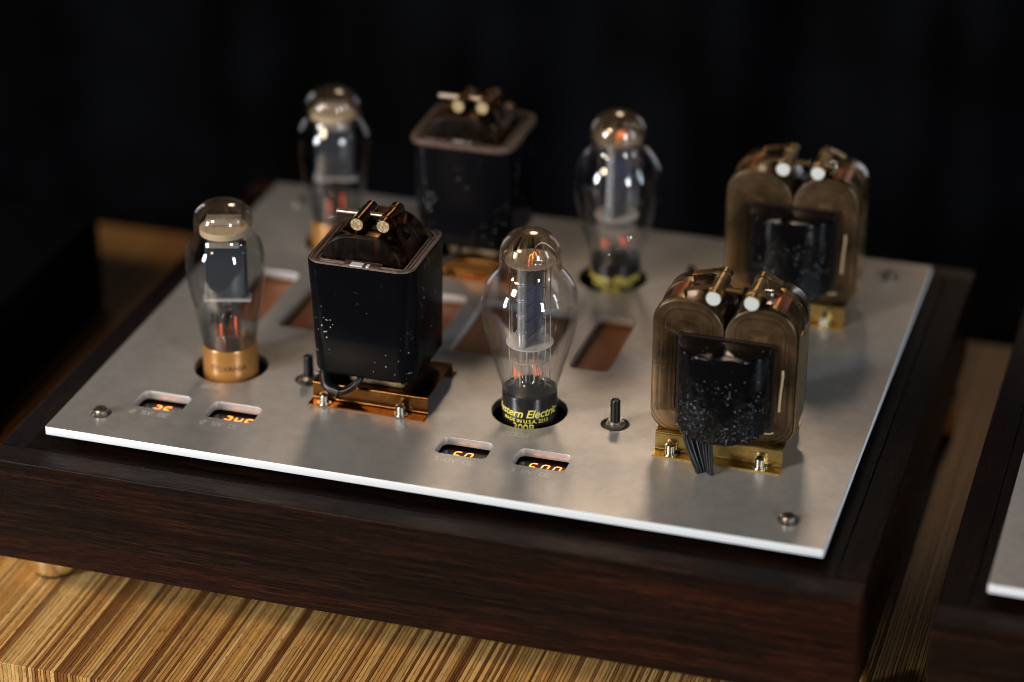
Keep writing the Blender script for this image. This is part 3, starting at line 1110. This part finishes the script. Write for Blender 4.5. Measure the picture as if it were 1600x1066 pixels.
def output_transformer(org):
    """open core with the half round coil in front; returns the part"""
    x0, x1, xm = 364.5, 452.0, 408.3
    z0, z1 = 13.0, 102.0
    ya, yb = 88.0, 130.0
    # left and right core loops
    lft = extruded([rrect(x0, xm - 0.15, z0, z1, [12, 12, 21, 17], 8), rrect(x0 + 15, xm - 15, z0 + 15, z1 - 24, 2)], -21, 21, 0.6, 2)
    root_ = new('output_transformer', to_xz(lft, 109), M['core'], amp, smooth=True, angle=50, loc=L)
    rgt = extruded([rrect(xm + 0.15, x1, z0, z1, [12, 12, 17, 21], 8), rrect(xm + 15, x1 - 15, z0 + 15, z1 - 24, 2)], -21, 21, 0.6, 2)
    new('core_loop', to_xz(rgt, 109), M['core'], root_, smooth=True, angle=50)
    # coils front and back: D shaped, and the bobbin card behind it
    for nm, sgn, yf in (('coil', -1, ya), ('coil', 1, yb)):
        pts2 = []
        for k in range(25):
            a = pi * k / 24
            pts2.append((410.2 + 28.6 * cos(a), yf + sgn * (3.0 + 26.0 * sin(a) ** 0.8)))
        pts2 = [(410.2 + 29.0, yf + sgn * 0.2)] + pts2 + [(410.2 - 29.0, yf + sgn * 0.2)]
        if sgn < 0:
            pts2 = pts2[::-1]
        bm = extruded([pts2[::-1] if sgn > 0 else pts2], 23.5, 80.0, 1.4, 3)
        # ragged lacquered lower rim
        for v_ in bm.verts:
            if v_.co.z < 0.0252:
                v_.co.z += (random.uniform(-1.1, 0.8) + 3.2 * abs((v_.co.x - 0.4102) / 0.0275) ** 2.5) * K
        new(nm, bm, M['lacquer'], root_, smooth=True, angle=35)
        bm = bmesh.new()
        yy0, yy1 = (yf - 2.6, yf - 0.1) if sgn < 0 else (yf + 0.1, yf + 2.6)
        box(bm, 380.6, 439.9, yy0, yy1, 22, 81.2, 0.4)
        new('bobbin_flange', bm, M['bobbin'], root_)
    # brass bracket under it
    br = new('bracket', z_bracket(369, 448, YC, 25.0, 33.5, 13.0), M['brass'], root_, smooth=True, angle=40)
    screws_on_bracket(root_, (379.5, 435.0), 80.6, 1.0)
    screws_on_bracket(root_, (379.5, 435.0), 137.6, 1.0)
    # strap and pins
    zp = 107.2
    pr = 4.75
    lx, rx = 401.5, 424.5
    pin('clamp_pin', lx, zp, 84.5, 112.5, pr, M['pin_brass'], M['pin_end'], root_)
    pin('clamp_pin', rx, zp, 84.5, 112.5, pr, M['pin_brass'], M['pin_end'], root_)
    e = 0.6
    left_up = arc(lx, zp, pr + 0.1, 20, 118, 8) + [(382, 107.2)] + arc(x0 + 17, z1 - 17, 17 + e, 85, 180, 8)
    right_up = [(2 * xm - a, b) for a, b in left_up]
    right_up = arc(rx, zp, pr + 0.1, 160, 62, 8) + [(436.5, 107.0)] + arc(x1 - 17, z1 - 17, 17 + e, 95, 0, 8)
    down_l = [(x0 - e, z1 - 17), (x0 - e, z0 + 12)] + arc(x0 + 12, z0 + 12, 12 + e, 180, 270, 6)
    down_r = [(x1 + e, z1 - 17), (x1 + e, z0 + 12)] + arc(x1 - 12, z0 + 12, 12 + e, 0, -90, 6)
    for pth, sg in ((left_up, 1), (right_up, 1)):
        for yy in ((90.5, 95.5), (113.5, 119.5)):
            new('strap_leg', band(pth, *yy), M['pin_brass'], root_, smooth=True, angle=60)
    new('strap', band(down_l[::1], 90.5, 119.5), M['pin_brass'], root_, smooth=True, angle=60)
    new('strap', band(down_r, 90.5, 119.5), M['pin_brass'], root_, smooth=True, angle=60)
    # inner copper tongue seen through the slot
    new('strap_tongue', band([(383, 101.5), (376, 101.2)] + arc(x0 + 17, z1 - 17, 17 + 0.3, 88, 120, 5), 96, 113), M['copper'], root_, smooth=True)
    new('strap_tongue', band([(433, 101.5), (440, 101.2)] + arc(x1 - 17, z1 - 17, 17 + 0.3, 92, 60, 5), 96, 113), M['copper'], root_, smooth=True)
    bm = bmesh.new()
    threaded(bm, (lx + 2, 99, zp - 0.4), (433.5, 99, zp + 0.3), 2.0, 0.9)
    new('tension_screw', bm, M['pin_brass'], root_, smooth=True, angle=80)
    bm = bmesh.new()
    cyl(bm, (416.5, 99, zp), (419.6, 99, zp), 3.4, 6, 0.2)
    cyl(bm, (429.4, 99, zp + 0.2), (434.5, 99, zp + 0.3), 3.3, 20, 0.4)
    new('tension_nut', bm, M['steel'], root_, smooth=True, angle=30)
    # varnish runs on the core face
    bm = bmesh.new()
    sweep(bm, smoothpath([(444.4, 87.9, 64.5), (444.6, 87.7, 60), (443.9, 87.7, 50), (443.5, 87.7, 42), (443.3, 87.9, 36)], 5), [0.7, 1.1] + [1.0] * 17 + [1.3, 0.8], 8)
    new('varnish_run', bm, M['drip'], root_, smooth=True, angle=80)
    bm = bmesh.new()
    sweep(bm, [(433, 87.9, 20.8), (436, 87.6, 20.4), (439, 87.6, 20.8), (441, 87.9, 21.2)], [0.5, 0.9, 0.9, 0.5], 8)
    new('varnish_run', bm, M['drip'], root_, smooth=True, angle=80)
    # core half joint line
    for a in ((438.2, 451.9, 87.80, 87.97, 55.0, 55.35), (364.7, 380, 87.80, 87.97, 57.5, 57.85), (451.95, 452.1, 88.5, 129.5, 55.0, 55.35)):
        bm = bmesh.new()
        box(bm, *a)
        new('core_joint', bm, M['bobbin'], root_)
    # leads: bundle of black sleeves down into the plate
    for k in range(7):
        a = (k - 3) / 3.0
        bm = bmesh.new()
        jit = random.uniform(-1, 1)
        sweep(bm, smoothpath([(399 + 8.5 * a, 74 + 2.5 * cos(3 * a), 27.5), (399.3 + 7.6 * a, 70.0 + 2.2 * cos(3 * a), 20), (402.5 + 5.6 * a, 67.0 + 2.0 * cos(3 * a) + jit * 0.4, 9), (404.8 + 4.2 * a, 66.0 + 1.8 * cos(3 * a), 1.0), (405.0 + 4.2 * a, 66.0 + 1.8 * cos(3 * a), -3)], 5), 1.55, 10)
        new('lead', bm, M['cable'], root_, smooth=True, angle=80)
    return root_


def input_transformer(org):
    """transformer with the big black casing; returns the part"""
    x0, x1, y0, y1 = 146.0, 217.0, 74.5, 143.0
    zb, zt = 24.0, 100.0
    # tapered casing shell
    bm = bmesh.new()
    outer_t, outer_b = rrect(x0, x1, y0, y1, 11, 8), rrect(x0 + 3, x1 - 0.5, y0 + 1.5, y1 - 2, 11, 8)
    inner_t = rrect(x0 + 7.5, x1 - 7.5, y0 + 7.5, y1 - 7.5, 5, 8)
    mid_ = [[(a[0] + (b[0] - a[0]) * f_, a[1] + (b[1] - a[1]) * f_) for a, b in zip(outer_t, outer_b)] for f_ in (0.33, 0.66)]
    rows = []
    for lp, z in ((outer_t, zt - 0.4), (mid_[0], 75), (mid_[1], 50), (outer_b, zb + 1.2)):
        rows.append([bm.verts.new(V(a, b, z)) for a, b in lp])
    lp2 = rrect(x0 + 3.8, x1 - 1.3, y0 + 2.3, y1 - 2.8, 10.4, 8)
    rows.append([bm.verts.new(V(a, b, zb)) for a, b in lp2])
    tlp = rrect(x0 + 0.6, x1 - 0.6, y0 + 0.6, y1 - 0.6, 10.4, 8)
    rows.insert(0, [bm.verts.new(V(a, b, zt)) for a, b in tlp])
    for a, b in zip(rows, rows[1:]):
        for i in range(len(a)):
            j = (i + 1) % len(a)
            bm.faces.new((a[i], b[i], b[j], a[j]))
    bm.faces.new(rows[-1])
    bmesh.ops.recalc_face_normals(bm, faces=bm.faces)
    root_ = new('input_transformer', bm, M['casing'], amp, smooth=True, angle=50, loc=L)
    # wound paper rings in the top
    for k in range(7):
        i0, i1 = 0.7 + k * 1.25, 0.7 + k * 1.25 + 1.0
        bm = extruded([rrect(x0 + i0, x1 - i0, y0 + i0, y1 - i0, max(11 - i0, 2), 8), rrect(x0 + i1, x1 - i1, y0 + i1, y1 - i1, max(11 - i1, 1.6), 8)], 88, 100.3 + [0.5, 0.1, -0.5, 0.2, -0.9, -0.3, -1.4][k], 0.15, 1)
        for v_ in bm.verts:
            v_.co.z += 0.5 * K * sin(v_.co.x * 300 + k) * (v_.co.z > 0.095)
        new('paper_winding', bm, M['paper'], root_)
    bm = bmesh.new()
    box(bm, x0 + 8.5, x1 - 8.5, y0 + 8.5, y1 - 8.5, 84, 92)
    new('winding_floor', bm, M['bobbin'], root_)
    bm = bmesh.new()
    box(bm, 176, 184, 76.3, 81.5, 100.0, 101.2, 0.2)
    new('paper_tag', bm, M['tag'], root_)
    bm = bmesh.new()
    box(bm, 186.5, 188.3, 76.5, 80.0, 100.0, 101.6, 0.2)
    new('paper_tag', bm, M['tag'], root_)
    bm = bmesh.new()
    box(bm, 171, 195, 77.5, 84.5, 99.2, 100.9, 0.5)
    new('card_wedge', bm, M['paper'], root_)
    # core hump
    bm = to_xz(extruded([rrect(153.5, 206.5, 84, 115.6, [1, 1, 20, 20], 12)], -23.5, 23.5, 0.9, 3), 109.5)
    hump = new('core', bm, M['core_dark'], root_, smooth=True, angle=50)
    for k, (ya, yb) in enumerate(((89.0, 96.5), (124.5, 133.6))):
        pth = arc(153.5 + 20, 95.6, 20.15, 180, 90, 8) + arc(206.5 - 20, 95.6, 20.15, 90, 0, 8)
        new('core_band', band(pth, ya, yb, 0.35), M['bronze'], root_, smooth=True, angle=60)
    bm = bmesh.new()
    box(bm, 168, 205, 90, 128, 12.2, 24.5, 2)
    new('core_foot', bm, M['core_tan'], root_)
    br = new('bracket', z_bracket(146, 222.5, YC, 25.0, 34.0, 12.0), M['amber_brass'], root_, smooth=True, angle=40)
    screws_on_bracket(root_, (155.5, 206.5), 78.6, 1.0)
    screws_on_bracket(root_, (155.5, 206.5), 139.4, 1.0)
    # strap round the hump with two barrel pins
    zp, pr = 121.8, 4.35
    lx, rx = 176.0, 193.0
    pin('clamp_pin', lx, zp, 91.0, 118.0, pr, M['bronze'], M['pin_end_brass'], root_)
    pin('clamp_pin', rx, zp + 0.8, 91.0, 120.0, pr, M['bronze'], M['pin_end_brass'], root_)
    lp_ = arc(lx, zp, pr + 0.1, 10, 125, 8) + arc(153.5 + 20, 95.6, 20.4, 150, 180, 5) + [(153.0, 88)]
    rp_ = arc(rx, zp + 0.8, pr + 0.1, 170, 55, 8) + arc(206.5 - 20, 95.6, 20.4, 30, 0, 5) + [(207.0, 88)]
    for pth in (lp_, rp_):
        for yy in ((97.0, 102.5), (113.0, 118.5)):
            new('strap_leg', band(pth, *yy), M['bronze'], root_, smooth=True, angle=60)
    for pth in (arc(153.5 + 20, 95.6, 20.7, 142, 180, 5) + [(152.7, 88)], arc(206.5 - 20, 95.6, 20.7, 38, 0, 5) + [(207.3, 88)]):
        new('strap', band(pth, 97.0, 118.5), M['bronze'], root_, smooth=True, angle=60)
    bm = bmesh.new()
    threaded(bm, (157.5, 106, zp + 0.2), (197, 106, zp + 1.0), 2.1, 1.15)
    new('tension_screw', bm, M['dull_steel'], root_, smooth=True, angle=80)
    bm = bmesh.new()
    cyl(bm, (198.2, 106, zp + 1.0), (202.2, 106, zp + 1.1), 4.0, 6, 0.3)
    new('tension_nut', bm, M['bronze'], root_, smooth=True, angle=30)
    # lead loop below
    for k, (dy, r_) in enumerate(((0, 2.1), (3.2, 2.0))):
        bm = bmesh.new()
        sweep(bm, smoothpath([(155.5, 84 + dy, 25), (155.5, 80 + dy, 20), (159.5, 75.5 + dy, 15.0), (168, 73.5 + dy, 13.2), (175, 75 + dy, 16), (179.5, 79 + dy, 21), (181, 85 + dy, 25)], 7), r_, 12)
        new('lead', bm, M['cable'], root_, smooth=True, angle=80)
    bm = bmesh.new()
    sweep(bm, smoothpath([(155.3, 83.5, 24.5), (155.5, 79.8, 19.5), (159.3, 75.3, 14.8), (168, 73.4, 13.0)], 6), 3.0, 14)
    new('sleeve', bm, M['cable'], root_, smooth=True, angle=80)
    # glue beads along the lower rim
    bm = bmesh.new()
    for k in range(60):
        xx = 152 + k * 1.0 + random.uniform(-0.3, 0.3)
        n0_ = len(bm.verts)
        bmesh.ops.create_icosphere(bm, subdivisions=1, radius=random.uniform(0.25, 0.6) * K)
        bm.verts.ensure_lookup_table()
        for v_ in bm.verts[n0_:]:
            v_.co += V(xx, 76.0 + random.uniform(-0.2, 0.3), 24.2 + random.uniform(-0.3, 0.5))
    o_ = new('glue_beads', bm, M['casing'], root_, smooth=True, angle=180)
    tag(o_, kind='stuff')
    return root_


OT = output_transformer(L)
IT = input_transformer(L)
OT['label'] = 'front right open core transformer in brown varnished metal with bubbly black coil'
IT['label'] = 'front left transformer in black casing on amber brass bracket'
OT2 = copy_tree(OT, amp, (0, 199, 0))
IT2 = copy_tree(IT, amp, (0, 199, 0))
bm = extruded([rrect(144.8, 218.2, 73.3, 144.2, 12, 8), rrect(149.0, 214.0, 77.5, 140.0, 8, 8)], 97.5, 101.6, 0.6, 2)
new('rim_frame', bm, M['paper'], IT2)
OT2['label'] = 'rear right open core transformer, blurred'
IT2['label'] = 'rear left transformer in black casing, blurred'

# ------------------------------------------------------------------ second amplifier at the right edge
A2 = Vector((585.0, -8.5, 0))
AMP2 = AMP0 + A2
amp2 = empty('tube_amplifier', AMP2, 'second amplifier cut off by the right edge, only cabinet strip and plate corner showing', 'amplifier')
cabinet(amp2, AMP0)
plate(amp2, AMP0, False)


# ------------------------------------------------------------------ vacuum tubes
def fine_profile(pts, n=5):
    path = smoothpath([(a, 0, b) for a, b in pts], n)
    return [(max(p.x, 0.0), p.z) for p in path]


def wall(outer, th=0.9):
    """double walled bulb from an outer profile running bottom -> top"""
    inner = []
    for i, (r_, z) in enumerate(outer):
        a = outer[max(i - 1, 0)]; b = outer[min(i + 1, len(outer) - 1)]
        d = Vector((b[0] - a[0], b[1] - a[1])).normalized()
        inner.append((max(r_ - d.y * th, 0.0), z + d.x * th))
    inner[-1] = (0.0, outer[-1][1] - th)
    return inner


CAMAZ = math.atan2(-1.27447 - 0.109, 0.6953 - 0.2815)


def tube_300b():
    root_ = empty('vacuum_tube', (281.5, 109, -30), 'clear glass balloon vacuum tube in sharp focus with yellow lettered black base, front row', 'vacuum tube', 'vacuum tubes standing in the amplifier')
    Z = 30  # local z = plate z + 30
    prof = [(14.0, 12.6), (16.6, 14.2), (17.6, 19), (20.2, 28), (23.0, 38), (25.8, 48), (28.2, 58), (29.7, 67), (30.2, 75.5), (29.4, 82.5), (26.9, 89), (23.4, 94.5), (20.3, 98.3), (19.2, 101.5), (19.1, 105), (19.0, 109), (18.2, 113.5), (15.9, 118), (12.2, 121.7), (7.5, 124.0), (3.5, 124.8), (0, 125)]
    outer = fine_profile(prof, 4)
    inner = wall(outer)
    for nm, pr_ in (('bulb', outer),):
        pass
    sel = lambda z: 0 if z < 70 else (2 if z < 97 else 1)
    bm = bmesh.new()
    lathe(bm, outer, seg=72, mi=[sel(a[1]) for a in outer])
    lathe(bm, inner, seg=72, mi=[sel(a[1]) if a[1] > 97 else 0 for a in inner])
    bmesh.ops.recalc_face_normals(bm, faces=bm.faces)
    o_ = new('glass_bulb', bm, [M['glass'], M['glass_getter'], M['glass_blue']], root_, smooth=True, angle=180, loc=(0, 0, Z))
    # base
    bm = bmesh.new()
    lathe(bm, [(0, -30), (16.5, -30), (17.4, -29), (17.4, 14.8), (17.1, 16.2), (16.6, 16.4), (16.3, 15.2), (16.1, 12.0), (0, 11.0)], seg=72, mi=[0] * 6 + [1] * 2)
    base = new('base', bm, [M['bakelite'], M['dark_hole']], root_, smooth=True, angle=40, loc=(0, 0, Z))
    bm = bmesh.new()
    for k in range(4):
        a = pi / 4 + k * pi / 2
        cyl(bm, (8 * cos(a), 8 * sin(a), -30), (8 * cos(a), 8 * sin(a), -33.5), 1.9, 12)
    # lettering (true size, wraps out of sight on both sides)
    t0_ = CAMAZ - radians(15)
    new('lettering', wrap(text_bm("Western Electric", 7.6, 0.03, 0.28, 0.10, 0.97), 17.45, t0_ - radians(4), 3.9), M['yellow_print'], base)
    new('lettering', wrap(text_bm("MADE IN U.S.A. 2213", 3.35, 0.03, 0.0, 0.05, 1.02), 17.45, CAMAZ - radians(10), 0.15), M['yellow_print'], base)
    new('lettering', wrap(text_bm("300B", 7.0, 0.03, 0.0, 0.06, 1.0), 17.45, CAMAZ - radians(13), -5.6), M['yellow_print'], base)
    bm.free()
    # micas
    for nm, z, r_, mt in (('mica_disc', 104.3, 15.6, 'mica'), ('mica_disc', 48.6, 14.8, 'mica_low')):
        bm = bmesh.new()
        lathe(bm, [(0, 0), (r_ - 0.1, 0), (r_, 0.15), (r_, 0.45), (r_ - 0.1, 0.6), (0, 0.6)], 0, 0, z, seg=56)
        new(nm, bm, M[mt], root_, smooth=True, angle=30, loc=(0, 0, Z))
    u = Vector((cos(CAMAZ), sin(CAMAZ), 0))      # towards the camera
    s_ = Vector((-u.y, u.x, 0))                   # to the right in the picture
    a_dir = (u * 0.86 - s_ * 0.5).normalized()    # long axis of the flat anode
    b_dir = Vector((-a_dir.y, a_dir.x, 0))
    # anode: flat box with ribs, nose columns front and rear
    def obox(bm, ca, cb, cz, la, lb, lz):
        r__ = bmesh.ops.create_cube(bm, size=1)
        for v_ in r__['verts']:
            p = a_dir * (ca + v_.co.x * la) + b_dir * (cb + v_.co.y * lb) + Vector((0, 0, cz + v_.co.z * lz))
            v_.co = p * K
    bm = bmesh.new()
    for sb in (-1, 1):
        obox(bm, 0.0, sb * 2.6, 76, 18, 0.4, 52)
        obox(bm, 0.0, sb * 5.6, 76, 0.4, 6.0, 52)
        for k in range(5):
            obox(bm, 0.0, sb * 3.2, 55 + 10.8 * k, 18.6, 1.2, 1.0)
            obox(bm, -2.5, sb * 6.4, 55 + 10.8 * k, 1.2, 7.6, 0.9)
    new('anode', bm, M['anode_sheet'], root_, loc=(0, 0, Z))
    bm = bmesh.new()
    for ca in (10.2, -10.2):
        prof_ = []
        z = 50.5
        for k in range(5):
            prof_ += [(2.75, z), (2.75, z + 8.6), (3.35, z + 9.1), (3.45, z + 9.8), (2.9, z + 10.3)]
            z += 10.8
        prof_ = [(0, 49.5), (2.5, 49.6)] + prof_ + [(2.75, z), (2.75, 103), (0, 103.4)]
        c0_ = a_dir * ca
        lathe(bm, prof_, c0_.x, c0_.y, 0, seg=24)
    new('anode_column', bm, M['anode'], root_, smooth=True, angle=30, loc=(0, 0, Z))
    # support rods
    for k, (a, b, z0_, z1_) in enumerate(((12.5, -6.0, 20, 108.5), (10.5, 9.5, 20, 108.5), (-9, -11, 22, 112), (-9, 8, 22, 113), (4, 12.6, 22, 107), (1.0, -12.6, 22, 107))):
        p = u * (a * 0.55) + s_ * b
        bm = bmesh.new()
        cyl(bm, (p.x, p.y, z0_), (p.x, p.y, z1_), 0.38, 10)
        new('support_rod', bm, M['nickel'], root_, smooth=True, angle=40, loc=(0, 0, Z))
    # copper filament hooks and springs at the top
    for k in range(4):
        ca = -6 + k * 4
        p = a_dir * ca
        bm = bmesh.new()
        sweep(bm, smoothpath([(p.x, p.y, 101), (p.x + 0.6, p.y, 107.5), (p.x + 1.8, p.y + 0.3, 109.3), (p.x + 3.0, p.y, 107.0)], 4), 0.32, 6)
        new('filament_hook', bm, M['heat_soft'] if k in (1, 2) else M['copper'], root_, smooth=True, angle=80, loc=(0, 0, Z))
    bm = bmesh.new()
    sweep(bm, smoothpath([(s_ * 3 + u * 2).to_tuple()[:2] + (105,), (s_ * 3.2 + u * 2).to_tuple()[:2] + (114,), (s_ * 8).to_tuple()[:2] + (116.0,), (s_ * 14.5).to_tuple()[:2] + (111,), (s_ * 16.4).to_tuple()[:2] + (105.5,)], 6), 0.3, 6)
    sweep(bm, smoothpath([(-s_ * 11).to_tuple()[:2] + (105,), (-s_ * 11.5).to_tuple()[:2] + (110.5,), (-s_ * 15.3).to_tuple()[:2] + (110,), (-s_ * 16.8).to_tuple()[:2] + (104,)], 6), 0.3, 6)
    sweep(bm, smoothpath([(-s_ * 3 - u * 2).to_tuple()[:2] + (105,), (-s_ * 3.4 - u * 2).to_tuple()[:2] + (110,), (-s_ * 3.1 - u * 2).to_tuple()[:2] + (115,)], 6), 0.3, 6)
    lathe(bm, [(3.2, 0), (3.5, 0.5), (3.2, 1.0), (2.9, 0.5), (3.2, 0)], (s_ * 5 + u * 6).x, (s_ * 5 + u * 6).y, 105, seg=20)
    new('spring_wire', bm, M['nickel'], root_, smooth=True, angle=80, loc=(0, 0, Z))
    # glass press stem and lead wires
    bm = bmesh.new()
    lathe(bm, [(14.5, 17.5), (9.5, 20), (7.0, 25), (6.6, 33), (6.0, 36.5), (3, 37.5), (0, 37.7)], seg=40)
    new('glass_stem', bm, M['glass'], root_, smooth=True, angle=180, loc=(0, 0, Z))
    bm = bmesh.new()
    lathe(bm, [(0, 38.0), (12.4, 38.0), (12.7, 38.3), (12.7, 39.0), (0, 39.2)], seg=40)
    new('mica_disc', bm, M['mica'], root_, smooth=True, angle=30, loc=(0, 0, Z))
    for k, (b, a) in enumerate(((-6.2, 3), (-2.2, 6), (2.6, 6), (6.0, 3), (0, -4))):
        p = s_ * b + u * a
        q = s_ * b * 0.85 + u * a
        bm = bmesh.new()
        sweep(bm, smoothpath([(p.x * 0.8, p.y * 0.8, 16.5), (p.x, p.y, 22), (p.x * 1.05, p.y * 1.05, 28), (q.x, q.y, 36), (q.x, q.y, 49)], 5), 0.5, 8)
        new('lead_wire', bm, M['nickel'], root_, smooth=True, angle=80, loc=(0, 0, Z))
    # glowing filament ends, zigzag strands
    for cx, n_, w_ in ((-7.2, 4, 5.0), (5.4, 3, 4.4)):
        bm = bmesh.new()
        pts_ = []
        for k in range(2 * n_ + 1):
            lx_ = cx + (k / (2 * n_) - 0.5) * w_ + random.uniform(-0.2, 0.2)
            zz = 35.5 - 0.6 * k if k % 2 == 0 else 27.5 + 0.4 * k
            p = s_ * lx_ + u * 7.4
            pts_.append((p.x, p.y, zz - (1.5 if cx < 0 else 0)))
        sweep(bm, pts_, 0.22, 6)
        new('glowing_filament', bm, M['heat'], root_, loc=(0, 0, Z))
    return root_


def tube_82b():
    root_ = empty('vacuum_tube', (79.5, 109, -30), 'smoky glass vacuum tube on tan base with flat grey anode, front left above first displays', 'vacuum tube', 'vacuum tubes standing in the amplifier')
    Z = 30
    prof = [(13.5, 15.5), (16.6, 17), (17.4, 20), (18.7, 27), (20.0, 34.5), (21.6, 43), (23.2, 52), (24.5, 61), (25.3, 69), (25.6, 76), (25.0, 82.5), (23.3, 88), (20.8, 92.3), (19.2, 95.5), (18.8, 99), (18.9, 104), (18.0, 108.5), (15.6, 112), (11.5, 115), (6.5, 116.6), (3, 117), (0, 117.1)]
    outer = fine_profile(prof, 4)
    inner = wall(outer)
    sel = lambda z: 0 if z < 93 else 1
    bm = bmesh.new()
    lathe(bm, outer, seg=72, mi=[sel(a[1]) for a in outer])
    lathe(bm, inner, seg=72, mi=[sel(a[1]) for a in inner])
    bmesh.ops.recalc_face_normals(bm, faces=bm.faces)
    new('glass_bulb', bm, [M['glass_smoke'], M['glass_getter82']], root_, smooth=True, angle=180, loc=(0, 0, Z))
    bm = bmesh.new()
    lathe(bm, [(0, -30), (16.8, -30), (17.8, -29), (17.8, 17.6), (17.3, 18.6), (16.6, 18.2), (16.3, 16.5), (0, 15.5)], seg=72)
    base = new('base', bm, M['amber_base'], root_, smooth=True, angle=40, loc=(0, 0, Z))
    ca = math.atan2(-1.27447 - 0.109, 0.6953 - 0.0795)
    new('lettering', wrap(text_bm("SYLVANIA", 5.2, 0.03, 0, 0.08, 1.05), 17.85, ca - radians(6), 5.0), M['faded_print'], base)
    u = Vector((cos(ca), sin(ca), 0)); s_ = Vector((-u.y, u.x, 0))
    a_dir = (s_ * 0.96 + u * 0.12).normalized(); b_dir = Vector((-a_dir.y, a_dir.x, 0))

    def obox(bm, c, l):
        r__ = bmesh.ops.create_cube(bm, size=1)
        for v_ in r__['verts']:
            v_.co = (a_dir * (c[0] + v_.co.x * l[0]) + b_dir * (c[1] + v_.co.y * l[1]) + Vector((0, 0, c[2] + v_.co.z * l[2]))) * K
    bm = bmesh.new()
    obox(bm, (0.5, 0, 70), (26, 9, 38))
    bmesh.ops.bevel(bm, geom=bm.edges[:], offset=1.2 * K, segments=3, affect='EDGES')
    obox(bm, (0.5, 5.2, 70), (22, 0.5, 1.0)); obox(bm, (0.5, -5.2, 82), (22, 0.5, 1.0))
    new('anode', bm, M['graphite'], root_, smooth=True, angle=40, loc=(0, 0, Z))
    bm = bmesh.new()
    obox(bm, (0.5, 0, 49.5), (30, 10, 1.4)); 
    new('mica_bar', bm, M['mica_low'], root_, loc=(0, 0, Z))
    bm = bmesh.new()
    lathe(bm, [(0, 95.5), (14.8, 95.5), (15.2, 96), (15.2, 99.3), (14.8, 99.8), (0, 99.8)], seg=40)
    new('ceramic_disc', bm, M['ceramic'], root_, smooth=True, angle=35, loc=(0, 0, Z))
    for zz, w_, yo in ((91.5, 20, -4.5), (104.5, 22, 2)):
        bm = bmesh.new()
        obox(bm, (0, yo, zz), (w_, 9, 0.5)); obox(bm, (0, yo - 4.5, zz - 1), (w_, 0.3, 4.0))
        new('mica_plate', bm, M['mica'], root_, loc=(0, 0, Z))
    for k in range(6):
        p = a_dir * (-11 + 4.4 * k) + u * (1.5 if k % 2 else -2)
        bm = bmesh.new()
        cyl(bm, (p.x, p.y, 89), (p.x, p.y, 104 + 1.5 * (k % 3)), 0.4, 8)
        new('support_rod', bm, M['copper'] if k > 3 else M['nickel'], root_, smooth=True, loc=(0, 0, Z))
    bm = bmesh.new()
    lathe(bm, [(14.5, 18), (8, 21), (6.5, 27), (6.2, 38), (5.2, 41), (0, 41.4)], seg=36)
    new('glass_stem', bm, M['glass'], root_, smooth=True, angle=180, loc=(0, 0, Z))
    for b in (-6.0, 3.6):
        bm = bmesh.new()
        for q in range(2):
            p = s_ * (b + q * 1.2) + u * 2
            box_pts = [(p.x * 0.9, p.y * 0.9, 21), (p.x, p.y, 30), (p.x, p.y, 48)]
            sweep(bm, box_pts, 1.3, 8)
        new('filament_tail', bm, M['dark_hole'], root_, smooth=True, angle=60, loc=(0, 0, Z))
        bm = bmesh.new()
        p = s_ * (b + 0.8) + u * 3.6
        sweep(bm, [(p.x + 0.5 * sin(k * 2.1), p.y, 22.5 + k * (0.9 if b < 0 else 1.35)) for k in range(12)], 0.5, 6)
        new('glowing_filament', bm, M['heat'], root_, loc=(0, 0, Z))
    return root_


T3 = tube_300b()
T8 = tube_82b()


def copy_thing(o, dloc, label):
    c_ = copy_tree(o, None, dloc)
    c_['label'] = label
    return c_


copy_thing(T3, (2, 199, 0), 'blurred clear balloon tube on black base, left of the rear brown transformer')
copy_thing(T8, (-1, 199, 0), 'most blurred tube of all, farthest back on the left with tan base')
